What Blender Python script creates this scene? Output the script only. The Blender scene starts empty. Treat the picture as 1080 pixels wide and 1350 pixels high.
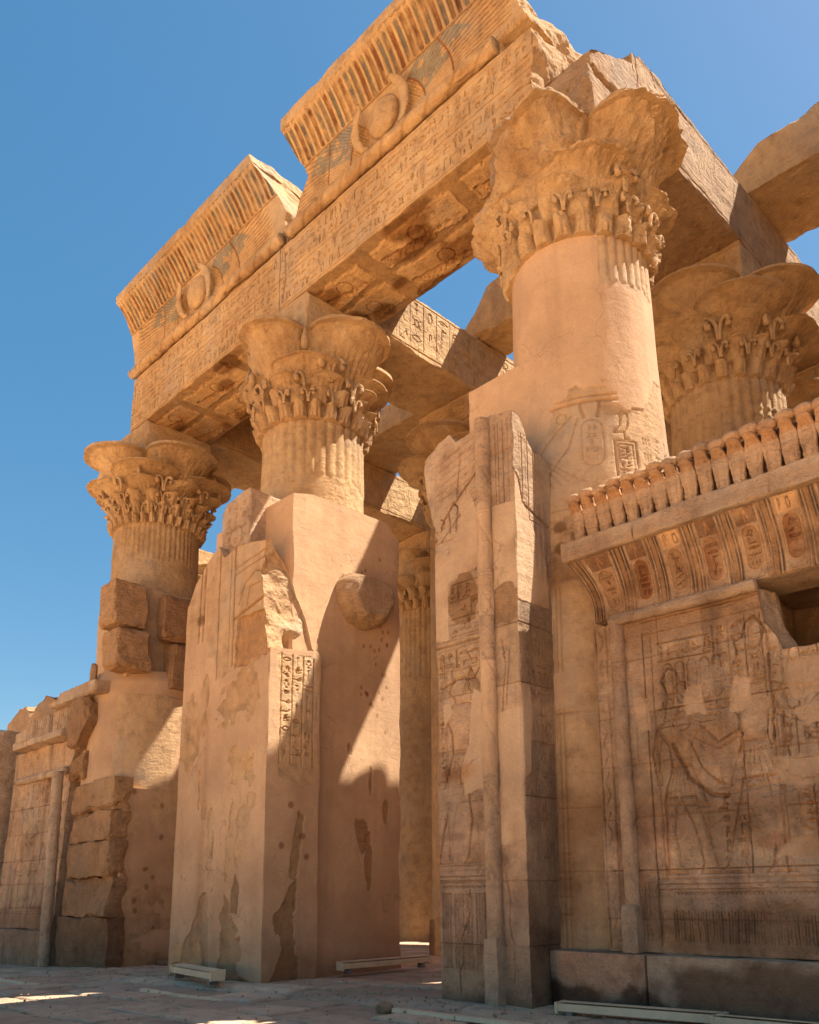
import bpy, math
import numpy as np
from mathutils import Matrix, Vector

# ------------------------------------------------------------------ camera
S = bpy.context.scene
COL = S.collection
yaw, pitch, roll = math.radians(-44.2), math.radians(11.73), math.radians(-0.87)
fw = Vector((math.sin(yaw)*math.cos(pitch), math.cos(yaw)*math.cos(pitch), math.sin(pitch)))
rt = Vector((math.cos(yaw), -math.sin(yaw), 0)); up = rt.cross(fw)
cr, sr = math.cos(roll), math.sin(roll)
rt, up = cr*rt+sr*up, -sr*rt+cr*up
cam = bpy.data.cameras.new('camera'); camo = bpy.data.objects.new('camera', cam); COL.objects.link(camo)
m = Matrix.Identity(4)
for i in range(3):
    m[i][0], m[i][1], m[i][2] = rt[i], up[i], -fw[i]
m[2][3] = 1.6
camo.matrix_world = m
cam.sensor_fit = 'HORIZONTAL'; cam.sensor_width = 36.0
cam.lens = 1117.2/1080*36
cam.shift_x = (540-580.9)/1080
cam.shift_y = (938.9-675)/1080
cam.clip_start = .05; cam.clip_end = 5000
S.camera = camo
S.render.resolution_x, S.render.resolution_y = 819, 1024

# ------------------------------------------------------------------ light
SUN = Vector((.385, .50, 1.0)).normalized()      # towards the sun
elev = math.asin(SUN.z); azi = math.atan2(SUN.x, SUN.y)   # azimuth from +Y towards +X
W = bpy.data.worlds.new('World'); S.world = W; W.use_nodes = True
nt = W.node_tree
bg = nt.nodes['Background']
sky = nt.nodes.new('ShaderNodeTexSky'); sky.sky_type = 'NISHITA'; sky.sun_disc = False
sky.sun_elevation = elev; sky.sun_rotation = azi
sky.altitude = 100; sky.air_density = 1.0; sky.dust_density = .8; sky.ozone_density = 2.0
hs = nt.nodes.new('ShaderNodeHueSaturation'); hs.inputs['Saturation'].default_value = 1.68; hs.inputs['Hue'].default_value = .492
gm = nt.nodes.new('ShaderNodeGamma'); gm.inputs[1].default_value = .62
nt.links.new(sky.outputs[0], gm.inputs[0]); nt.links.new(gm.outputs[0], hs.inputs['Color']); nt.links.new(hs.outputs[0], bg.inputs[0]); bg.inputs[1].default_value = .102
sl = bpy.data.lights.new('sun', 'SUN'); sl.energy = 5.0; sl.angle = math.radians(.53); sl.color = (1, .93, .82)
so = bpy.data.objects.new('sun', sl); COL.objects.link(so); so.location = (20, 30, 60)
so.rotation_euler = SUN.to_track_quat('Z', 'Y').to_euler()
S.view_settings.view_transform = 'Standard'; S.view_settings.look = 'None'
S.view_settings.exposure = 1.5; S.view_settings.gamma = 1
S.cycles.max_bounces = 8; S.cycles.diffuse_bounces = 6

# ------------------------------------------------------------------ noise
def _h(i, j, k, seed):
    n = (i.astype(np.uint32)*np.uint32(374761393) + j.astype(np.uint32)*np.uint32(668265263)
         + k.astype(np.uint32)*np.uint32(2147483647) + np.uint32((seed*1274126177) & 0xffffffff))
    n = (n ^ (n >> np.uint32(13)))*np.uint32(1274126177)
    n = (n ^ (n >> np.uint32(15)))*np.uint32(2246822519)
    return ((n ^ (n >> np.uint32(16))) & np.uint32(0xffff)).astype(np.float32)/65535.
def vn(x, y, z, seed=0):
    xi, yi, zi = np.floor(x), np.floor(y), np.floor(z)
    fx, fy, fz = (x-xi).astype(np.float32), (y-yi).astype(np.float32), (z-zi).astype(np.float32)
    fx, fy, fz = fx*fx*(3-2*fx), fy*fy*(3-2*fy), fz*fz*(3-2*fz)
    a, b, c = xi.astype(np.int64), yi.astype(np.int64), zi.astype(np.int64)
    def L(p, q, t): return p+(q-p)*t
    x00 = L(_h(a, b, c, seed), _h(a+1, b, c, seed), fx); x10 = L(_h(a, b+1, c, seed), _h(a+1, b+1, c, seed), fx)
    x01 = L(_h(a, b, c+1, seed), _h(a+1, b, c+1, seed), fx); x11 = L(_h(a, b+1, c+1, seed), _h(a+1, b+1, c+1, seed), fx)
    return L(L(x00, x10, fy), L(x01, x11, fy), fz)*2-1
def fbm(x, y, z=0., f=1., o=4, seed=0):
    x, y, z = np.broadcast_arrays(np.asarray(x, float), np.asarray(y, float), np.asarray(z, float))
    r = 0; a = .5; t = 0
    for k in range(o):
        r = r+a*vn(x*f+13.7*k, y*f+7.1*k, z*f+3.3*k, seed+k*17); t += a; a *= .5; f *= 2.03
    return r/t
def sstep(a, b, x):
    t = np.clip((x-a)/(b-a), 0, 1); return t*t*(3-2*t)
def interp(pts):
    xs = [p[0] for p in pts]; ys = [p[1] for p in pts]
    return lambda q: np.interp(q, xs, ys)

# ------------------------------------------------------------------ carved-surface canvas (metres)
def circ(cx, cy, r, a0=0, a1=360, n=14, ry=None):
    ry = ry or r
    return [(cx+r*math.cos(math.radians(a0+(a1-a0)*i/n)), cy+ry*math.sin(math.radians(a0+(a1-a0)*i/n))) for i in range(n+1)]
GL = {
 'reed': [[(.42, 0), (.42, .95), (.62, .8), (.58, .4), (.42, .3)]],
 'reeds': [[(.25, 0), (.25, .95), (.42, .8), (.38, .4), (.25, .3)], [(.7, 0), (.7, .95), (.87, .8), (.83, .4), (.7, .3)]],
 'water': [[(0, .5), (.12, .62), (.25, .42), (.37, .62), (.5, .42), (.62, .62), (.75, .42), (.87, .62), (1, .5)]],
 'waters': [[(0, .3), (.16, .4), (.33, .25), (.5, .4), (.66, .25), (.83, .4), (1, .3)], [(0, .65), (.16, .75), (.33, .6), (.5, .75), (.66, .6), (.83, .75), (1, .65)]],
 'bird': [[(.02, .3), (.3, .45), (.42, .75), (.5, .93), (.65, .97), (.72, .85), (.85, .82), (.7, .78), (.72, .55), (.6, .35), (.35, .25), (.02, .3)], [(.45, .28), (.45, .02), (.6, .02)], [(.58, .33), (.6, .08), (.75, .05)]],
 'owl': [[(.1, .2), (.35, .45), (.4, .7), (.35, .85), (.5, .95), (.7, .9), (.72, .7), (.65, .4), (.5, .22), (.1, .2)], [(.5, .22), (.5, .02), (.68, .02)]],
 'disc': [circ(.5, .5, .28), circ(.5, .5, .08)],
 'mouth': [[(.05, .5), (.3, .66), (.5, .7), (.7, .66), (.95, .5), (.7, .36), (.5, .32), (.3, .36), (.05, .5)]],
 'basin': [[(.05, .7), (.95, .7)], [(.05, .7), (.15, .4), (.5, .25), (.85, .4), (.95, .7)]],
 'ankh': [circ(.5, .72, .17), [(.5, .55), (.5, 0)], [(.2, .48), (.8, .48)]],
 'man': [[(.2, 0), (.8, 0), (.8, .18), (.5, .25), (.62, .5), (.55, .68), (.35, .65), (.3, .35), (.2, 0)], circ(.5, .82, .13), [(.55, .55), (.85, .5), (.9, .68)]],
 'snake': [[(0, .25), (.2, .4), (.4, .22), (.62, .4), (.8, .25), (.85, .6), (1, .62)]],
 'loaf': [circ(.5, .3, .3, 0, 180)+[(.8, .3)]],
 'house': [[(.1, .15), (.1, .75), (.9, .75), (.9, .15), (.62, .15)]],
 'flag': [[(.4, 0), (.4, 1), (.85, .88), (.4, .76)]],
 'staff': [[(.5, 0), (.5, .85), (.3, 1), (.62, 1)], [(.35, .5), (.65, .5)]],
 'hand': [[(0, .45), (.55, .45), (.7, .6), (1, .58)], [(.55, .45), (.6, .34), (1, .36)], [(.7, .6), (.82, .72)]],
 'eye': [[(.02, .5), (.3, .68), (.6, .7), (.98, .48), (.6, .36), (.3, .36), (.02, .5)], circ(.5, .53, .11)],
 'scarab': [circ(.5, .45, .22, ry=.3), [(.3, .65), (.1, .85)], [(.7, .65), (.9, .85)], [(.3, .3), (.1, .1)], [(.7, .3), (.9, .1)]],
 'bars': [[(.2, .05), (.2, .6)], [(.5, .05), (.5, .6)], [(.8, .05), (.8, .6)]],
 'jar': [[(.4, 0), (.3, .4), (.38, .6), (.35, .75), (.65, .75), (.62, .6), (.7, .4), (.6, 0), (.4, 0)], [(.35, .85), (.65, .85)]],
 'plough': [[(.1, .1), (.8, .85), (.9, .6)], [(.25, .28), (.6, .2)]],
 'leg': [[(.35, 1), (.35, .15), (.8, .12), (.8, .02), (.2, .02), (.2, 1), (.35, 1)]],
 'cloth': [[(.4, 0), (.4, .9), (.52, 1), (.64, .9), (.64, .45)]],
}
GK = list(GL)
class Canvas:
    groove = (.80, .70, .60); dk = 1.5  # darker tint painted into carved lines, standing in for their shade
    def __init__(s, w, h, res=.015, seed=1):
        s.w, s.h, s.res, s.seed = w, h, res, seed
        s.nu, s.nv = int(w/res)+2, int(h/res)+2
        s.u, s.v = np.meshgrid(np.arange(s.nu)*res, np.arange(s.nv)*res)
        s.H = np.zeros_like(s.u, dtype=np.float32)
        s.T = np.ones(s.u.shape+(3,), np.float32); s.A = np.zeros_like(s.H)
        s.rng = np.random.default_rng(seed)
    def win(s, a, b, c, d, pad=0.):
        r = s.res
        i0, i1 = max(0, int((a-pad)/r)), min(s.nu, int((b+pad)/r)+2)
        j0, j1 = max(0, int((c-pad)/r)), min(s.nv, int((d+pad)/r)+2)
        return (slice(j0, max(j0, j1)), slice(i0, max(i0, i1)))
    def line(s, pts, w=.012, d=.012, tint=None):
        pts = np.array(pts, float)
        sl = s.win(pts[:, 0].min(), pts[:, 0].max(), pts[:, 1].min(), pts[:, 1].max(), w*2)
        U, V = s.u[sl], s.v[sl]
        if U.size == 0: return
        D = np.full(U.shape, 9e9)
        for (ax, ay), (bx, by) in zip(pts[:-1], pts[1:]):
            dx, dy = bx-ax, by-ay; L = dx*dx+dy*dy+1e-9
            t = np.clip(((U-ax)*dx+(V-ay)*dy)/L, 0, 1)
            D = np.minimum(D, (U-ax-t*dx)**2+(V-ay-t*dy)**2)
        k = 1-sstep(.35*w, w*1.15, np.sqrt(D)); d = d*s.dk if d > 0 else d
        s.H[sl] = np.minimum(s.H[sl], s.H[sl]*(1-k)+(s.H[sl]-d)*k) if d > 0 else s.H[sl]-d*k
        if tint is None and d > .006: tint = s.groove
        if tint is not None:
            s.T[sl] = s.T[sl]*(1-k[..., None])+s.T[sl]*np.array(tint)*k[..., None]
    def sunk(s, pts, d=.03, wd=.07, tint=(.80, .72, .64)):
        # sunk relief: sharp cut outer edge, rounded body inside
        pts = np.array(pts, float); sl = s.win(pts[:, 0].min(), pts[:, 0].max(), pts[:, 1].min(), pts[:, 1].max(), .02)
        U, V = s.u[sl], s.v[sl]
        if U.size == 0: return
        D = np.full(U.shape, 9e9); ins = np.zeros(U.shape, bool); n = len(pts)
        for i in range(n):
            (ax, ay), (bx, by) = pts[i-1], pts[i]
            dx, dy = bx-ax, by-ay; L = dx*dx+dy*dy+1e-9; t = np.clip(((U-ax)*dx+(V-ay)*dy)/L, 0, 1)
            D = np.minimum(D, np.sqrt((U-ax-t*dx)**2+(V-ay-t*dy)**2))
            if ay != by: ins ^= ((ay > V) != (by > V)) & (U < (bx-ax)*(V-ay)/(by-ay)+ax)
        k = np.where(ins, 1-sstep(0, wd, D), 0)*1.0
        s.H[sl] = np.minimum(s.H[sl], -d*k*(k > 0)+s.H[sl]*(k <= 0)).astype(np.float32)
        kt = (np.where(ins, 1-sstep(0, .022, D), 0))[..., None]; s.T[sl] = s.T[sl]*(1-kt)+s.T[sl]*np.array(tint)*kt
    def poly(s, pts, wob=0., f=3.):
        pts = np.array(pts, float)
        U = s.u+(wob*fbm(s.u, s.v, 1.5, f, 4, s.seed+5) if wob else 0); V = s.v+(wob*fbm(s.u, s.v, 7.5, f, 4, s.seed+9) if wob else 0)
        ins = np.zeros(U.shape, bool); n = len(pts); j = n-1
        for i in range(n):
            xi, yi = pts[i]; xj, yj = pts[j]
            if yi != yj:
                ins ^= ((yi > V) != (yj > V)) & (U < (xj-xi)*(V-yi)/(yj-yi)+xi)
            j = i
        return ins
    def ell(s, cx, cy, rx, ry, soft=.25, wob=.35, f=1.6):
        d = np.sqrt(((s.u-cx)/rx)**2+((s.v-cy)/ry)**2)+wob*fbm(s.u, s.v, cx+cy, f, 5, s.seed+31)
        return 1-sstep(1-soft, 1+soft, d)
    def stain(s, cx, cy, rx, ry, rgb, amt=.8, soft=.4, wob=.7, f=1.6):
        k = (s.ell(cx, cy, rx, ry, soft, wob, f)*amt)[..., None]
        s.T = (s.T*(1-k)+s.T*np.array(rgb, np.float32)*k).astype(np.float32)
    def plaster(s, mask, h=.004, tint=None):
        s.H[mask] = h; s.A[mask] = 1; s.T[mask] = 1 if tint is None else tint
    def glyph(s, name, x, y, w, h, lw=.012, d=.014, flip=False, tint=None):
        for pl in GL[name]:
            s.line([(x+(1-p[0] if flip else p[0])*w, y+p[1]*h) for p in pl], lw, d, tint)
    def rows(s, u0, v0, u1, v1, rh, lw=.01, d=.014, vertical=False, rule=True, tint=None, skip=.06):
        r = s.rng
        if vertical:
            n = max(1, round((u1-u0)/rh)); rh = (u1-u0)/n
            for k in range(n+1):
                if rule: s.line([(u0+k*rh, v0), (u0+k*rh, v1)], lw*.8, d*.8)
            for k in range(n):
                y = v1
                while y-rh*.9 > v0:
                    h = rh*r.choice([.5, .75, .95]); w = rh*.76
                    if r.random() > skip: s.glyph(GK[r.integers(len(GK))], u0+k*rh+rh*.12, y-h, w, h*.88, lw, d, tint=tint)
                    y -= h+rh*.06
        else:
            n = max(1, round((v1-v0)/rh)); rh = (v1-v0)/n
            for k in range(n+1):
                if rule: s.line([(u0, v0+k*rh), (u1, v0+k*rh)], lw*.9, d)
            for k in range(n):
                x = u0
                while x+rh*.5 < u1:
                    w = rh*r.choice([.35, .5, .7, .95]); b = v0+k*rh+rh*.1; hh = rh*.8
                    if r.random() > skip:
                        if r.random() < .6:
                            s.glyph(GK[r.integers(len(GK))], x, b+hh*.52, w, hh*.44, lw*.85, d, tint=tint)
                            s.glyph(GK[r.integers(len(GK))], x, b, w, hh*.44, lw*.85, d, tint=tint)
                        else: s.glyph(GK[r.integers(len(GK))], x, b, w, hh, lw, d, tint=tint)
                    x += w+rh*.055
    def cartouche(s, cx, y0, w, h, lw=.012, d=.014, inner=True, tint=None):
        r = w/2
        s.line(circ(cx, y0+h-r, r, 0, 180)+circ(cx, y0+r, r, 180, 360)+[(cx+r, y0+h-r)], lw, d, tint)
        if inner:
            y = y0+h-r*.6
            while y > y0+r*.9:
                hh = w*.33; s.glyph(GK[s.rng.integers(len(GK))], cx-w*.3, y-hh, w*.6, hh, lw*.8, d, tint=tint); y -= hh*1.15
    def courses(s, vs, blk=1.6, d=.01, w=.007, seed=0):
        r = np.random.default_rng(seed+3); vv = [0]+list(vs)+[s.h]; s.H -= (.02*np.clip(fbm(s.u, s.v*1.4, 9, 4.5, 5, s.seed+66)-.12, 0, 1)*2).astype(np.float32)
        for a, b in zip(vv[:-1], vv[1:]):
            x = 0
            while x < s.w:
                L = blk*r.uniform(.6, 1.3); m = (s.v >= a) & (s.v < b) & (s.u >= x) & (s.u < x+L); q = r.uniform(.84, 1.12); s.T[m] *= np.array([q, q*r.uniform(.98, 1.01), q*r.uniform(.94, 1.01)]); s.H[m] += r.uniform(-.006, .006); x += L
        for k, v in enumerate(vs):
            jit = r.uniform(-.01, .01)
            s.line([(0, v+jit), (s.w*.5, v), (s.w, v-jit)], w, d, (.7, .62, .55))
            top = vs[k+1] if k+1 < len(vs) else s.h
            x = r.uniform(.2, blk)
            while x < s.w:
                s.line([(x, v), (x+r.uniform(-.01, .01), top)], w*.8, d*.7, (.75, .68, .6)); x += blk*r.uniform(.7, 1.3)
    def figure(s, cx, y0, h, dr=1, lw=.014, d=.018, pose=0, crown=True):
        X = lambda p: [(cx+dr*q[0]*h, y0+q[1]*h) for q in p]; ft = (.95, .90, .84); lw *= .8
        parts = [
         [(-.115, 0), (.0, 0), (-.03, .03), (-.055, .2), (-.03, .36), (-.10, .36), (-.10, .2), (-.10, .05), (-.115, 0)],
         [(.06, 0), (.20, 0), (.15, .03), (.105, .2), (.06, .36), (-.02, .36), (.045, .2), (.075, .05), (.06, 0)],
         [(-.11, .33), (.13, .30), (.055, .50), (-.05, .50), (-.11, .33)],
         [(-.05, .50), (.055, .50), (.06, .60), (.115, .70), (.03, .735), (-.03, .735), (-.125, .70), (-.06, .60), (-.05, .50)],
         [(-.03, .73), (.03, .73), (.045, .77), (.075, .79), (.055, .83), (.03, .86), (-.045, .86), (-.065, .80), (-.07, .74), (-.03, .73)],
        ]
        if pose == 0: parts.append([(.10, .70), (.19, .60), (.30, .64), (.31, .61), (.19, .56), (.07, .63)])
        else: parts.append([(.10, .70), (.22, .69), (.30, .78), (.32, .76), (.24, .65), (.09, .64)])
        parts.append([(-.115, .70), (-.15, .58), (-.13, .42), (-.105, .42), (-.11, .58), (-.08, .66)])
        for p in parts:
            s.sunk(X(p), d*1.5, .022*h)
        if crown: s.line(X([(-.05, .86), (-.075, .93), (-.04, .985), (.0, .97), (.02, .91), (.05, .90), (.045, .85)]), lw, d, ft)
        for k in range(6): s.line(X([(-.08+k*.03, .34), (-.035+k*.014, .48)]), lw*.5, d*.4)
        if pose == 0: s.line(X([(.305, 0), (.305, .85)]), lw*.8, d)
    def wear(s, lo=-.05, hi=.25, f=1.7, amt=.85):
        w = sstep(lo, hi, fbm(s.u, s.v, 6.6, f, 5, s.seed+55))*amt
        s.H *= (1-w); s.T = (s.T*(1-w[..., None])+w[..., None]).astype(np.float32)
    def erode(s, amt=.006, f=2.5): s.H += (amt*fbm(s.u, s.v, 2.2, f, 5, s.seed+77)).astype(np.float32)
    def sample(s, u, v):
        x = np.clip(u/s.res, 0, s.nu-1.001); y = np.clip(v/s.res, 0, s.nv-1.001)
        i, j = x.astype(int), y.astype(int); fx, fy = (x-i), (y-j)
        def B(Z):
            e = (Z.ndim == 3)
            a, b = (fx[:, None], fy[:, None]) if e else (fx, fy)
            return (Z[j, i]*(1-a)+Z[j, i+1]*a)*(1-b)+(Z[j+1, i]*(1-a)+Z[j+1, i+1]*a)*b
        return B(s.H), B(s.T), B(s.A)

# ------------------------------------------------------------------ mesh helpers
def mk(name, P, F, mat, parent=None, tint=None, alpha=None, smooth=False, extra=None):
    me = bpy.data.meshes.new(name)
    P = np.asarray(P, np.float32)
    if isinstance(F, np.ndarray) and extra is None:
        nf = len(F)
        me.vertices.add(len(P)); me.vertices.foreach_set('co', P.ravel())
        me.loops.add(nf*4); me.loops.foreach_set('vertex_index', F.astype(np.int32).ravel())
        me.polygons.add(nf); me.polygons.foreach_set('loop_start', np.arange(nf, dtype=np.int32)*4)
        me.polygons.foreach_set('loop_total', np.full(nf, 4, np.int32))
    else:
        lst = [list(map(int, f)) for f in F] + (extra or [])
        tot = sum(len(f) for f in lst)
        me.vertices.add(len(P)); me.vertices.foreach_set('co', P.ravel())
        me.loops.add(tot); me.loops.foreach_set('vertex_index', np.concatenate([np.array(f, np.int32) for f in lst]))
        me.polygons.add(len(lst))
        lt = np.array([len(f) for f in lst], np.int32); ls = np.concatenate([[0], np.cumsum(lt)[:-1]]).astype(np.int32)
        me.polygons.foreach_set('loop_start', ls); me.polygons.foreach_set('loop_total', lt)
    me.update(calc_edges=True); me.validate()
    a = me.color_attributes.new('tint', 'FLOAT_COLOR', 'POINT')
    n = len(me.vertices); c = np.ones((n, 4), np.float32); c[:, 3] = 0
    if tint is not None: c[:, :3] = tint
    if alpha is not None: c[:, 3] = alpha
    a.data.foreach_set('color', c.ravel())
    me.polygons.foreach_set('use_smooth', np.full(len(me.polygons), smooth))
    me.materials.append(mat)
    o = bpy.data.objects.new(name, me); COL.objects.link(o)
    if parent is not None: o.parent = parent
    return o
def thing(name, label, cat, loc=(0, 0, 0), group=None):
    o = bpy.data.objects.new(name, None); COL.objects.link(o); o.location = loc; o.empty_display_size = .3
    o['label'] = label; o['category'] = cat; o['kind'] = 'thing'
    if group: o['group'] = group
    o['_loc'] = 0; del o['_loc']
    return o
def tag(o, label, cat, group=None):
    o['label'] = label; o['category'] = cat; o['kind'] = 'thing'
    if group: o['group'] = group
    return o
def loc_of(parent): return np.array(parent.location) if parent is not None else np.zeros(3)
def chipfn(P, lo, hi, amp, seed, f=1.3, rest=None):
    """bevel/chip the edges of a box by noise"""
    base = np.clip(fbm(P[:, 0], P[:, 1], P[:, 2], f, 4, seed)+.15, 0, 1)*amp*2.2+.25*np.clip(amp, 0, .03)
    for a, b in ((0, 1), (1, 2), (0, 2)):
        sa = np.where(P[:, a]-lo[a] < hi[a]-P[:, a], 1, -1.); da = np.minimum(P[:, a]-lo[a], hi[a]-P[:, a])
        sb = np.where(P[:, b]-lo[b] < hi[b]-P[:, b], 1, -1.); db = np.minimum(P[:, b]-lo[b], hi[b]-P[:, b])
        da2, db2 = np.maximum(da, 0), np.maximum(db, 0)
        e = np.maximum(0, base-da2-db2)/2
        P[:, a] += sa*e; P[:, b] += sb*e
    return P
def solid(name, x, y, z, res, mat, parent=None, front=None, right=None, left=None, bottom=None, top=None, clz=None, clx0=None, clx1=None,
          cly0=None, chip=.03, rough=.008, rf=2.5, seed=1, tint=None, deform=None, alpha=None, smooth=False):
    oc = 6 if rough > .02 else 4
    rx, ry, rz = (res, res, res) if not isinstance(res, tuple) else res
    g = [np.linspace(a[0], a[1], max(2, int(round((a[1]-a[0])/r))+1)) for a, r in ((x, rx), (y, ry), (z, rz))]
    nx, ny, nz = map(len, g)
    ID = np.full((nx, ny, nz), -1, np.int32)
    M = np.zeros((nx, ny, nz), bool); M[0] = M[-1] = True; M[:, 0] = M[:, -1] = True; M[:, :, 0] = M[:, :, -1] = True
    I, J, K = np.nonzero(M); ID[I, J, K] = np.arange(len(I)); del M
    P = np.stack([g[0][I], g[1][J], g[2][K]], 1); B = P.copy()
    def quads(Aq, flip):
        q = np.stack([Aq[:-1, :-1], Aq[1:, :-1], Aq[1:, 1:], Aq[:-1, 1:]], -1).reshape(-1, 4)
        return q[:, ::-1] if flip else q
    F = np.concatenate([quads(ID[:, 0, :], False), quads(ID[:, -1, :], True), quads(ID[0], True), quads(ID[-1], False),
                        quads(ID[:, :, 0], True), quads(ID[:, :, -1], False)])
    del ID
    T = np.ones((len(P), 3)); A = np.zeros(len(P))
    if alpha is not None: A[:] = alpha
    lo = [x[0], y[0], z[0]]; hi = [x[1], y[1], z[1]]
    if rough:
        for a in range(3): P[:, a] += rough*fbm(B[:, 0], B[:, 1], B[:, 2]+a*31, rf, oc, seed+a*5)
    def app(c, sel, uu, vv, ax, sg):
        h, t, al = c.sample(uu[sel], vv[sel]); P[sel, ax] += sg*h; T[sel] = t; A[sel] = al
    if top: app(top, K == nz-1, B[:, 0]-x[0], B[:, 1]-y[0], 2, 1)
    if bottom: app(bottom, K == 0, B[:, 0]-x[0], B[:, 1]-y[0], 2, -1)
    if left: app(left, I == 0, y[1]-B[:, 1], B[:, 2]-z[0], 0, -1)
    if right: app(right, I == nx-1, B[:, 1]-y[0], B[:, 2]-z[0], 0, 1)
    if front: app(front, J == 0, B[:, 0]-x[0], B[:, 2]-z[0], 1, -1)
    if chip: P = chipfn(P, lo, hi, chip, seed+50)
    if clx1 is not None:
        l = clx1(P[:, 1], P[:, 2]); k = P[:, 0] > l; P[k, 0] = l[k]; A[k] = 0
    if clx0 is not None:
        l = clx0(P[:, 1], P[:, 2]); k = P[:, 0] < l; P[k, 0] = l[k]; A[k] = 0
    if cly0 is not None:
        l = cly0(P[:, 0], P[:, 2]); k = P[:, 1] < l; P[k, 1] = l[k]; A[k] = 0
    if clz is not None:
        l = clz(P[:, 0], P[:, 1]); k = P[:, 2] > l; P[k, 2] = l[k]; A[k] = 0
    if deform: P = deform(P, B)
    if tint is not None: T = T*(tint(B) if callable(tint) else np.array(tint))
    return mk(name, P-loc_of(parent), F, mat, parent, T, A, smooth)
def lathe(name, c, zs, R, n, mat, parent=None, wrap=None, axis='z', smooth=True, tint=None, alpha=None, cap=True):
    """R(theta, z) -> radius; wrap=(canvas, theta0, r, z0): canvas u runs with theta"""
    th = np.arange(n)*2*math.pi/n; zs = np.asarray(zs, float)
    TH, Z = np.meshgrid(th, zs, indexing='ij'); r = R(TH, Z).astype(float)
    T = np.ones(TH.shape+(3,)); A = np.zeros(TH.shape)
    if alpha is not None: A[:] = alpha(TH, Z) if callable(alpha) else alpha
    if wrap:
        cv, t0, rr, z0 = wrap
        u = ((TH-t0) % (2*math.pi))*rr; v = Z-z0
        k = (u < cv.w) & (v > 0) & (v < cv.h)
        h, t, a = cv.sample(u[k], v[k]); r[k] += h; T[k] = t; A[k] = a
    if tint is not None: T = T*(tint(TH, Z) if callable(tint) else np.array(tint))
    a, b = r*np.cos(TH), r*np.sin(TH)
    if axis == 'z': P = np.stack([c[0]+a, c[1]+b, Z], -1)
    elif axis == 'x': P = np.stack([Z, c[0]+a, c[1]+b], -1)
    P = P.reshape(-1, 3); nz = len(zs)
    I = np.arange(n)[:, None]*nz+np.arange(nz)[None]; In = np.roll(I, -1, 0)
    F = np.stack([I[:, :-1], In[:, :-1], In[:, 1:], I[:, 1:]], -1).reshape(-1, 4)
    ex = [list(map(int, I[::-1, 0])), list(map(int, I[:, -1]))] if cap else None
    return mk(name, P-loc_of(parent), F, mat, parent, T.reshape(-1, 3), A.ravel(), smooth, ex)

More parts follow.
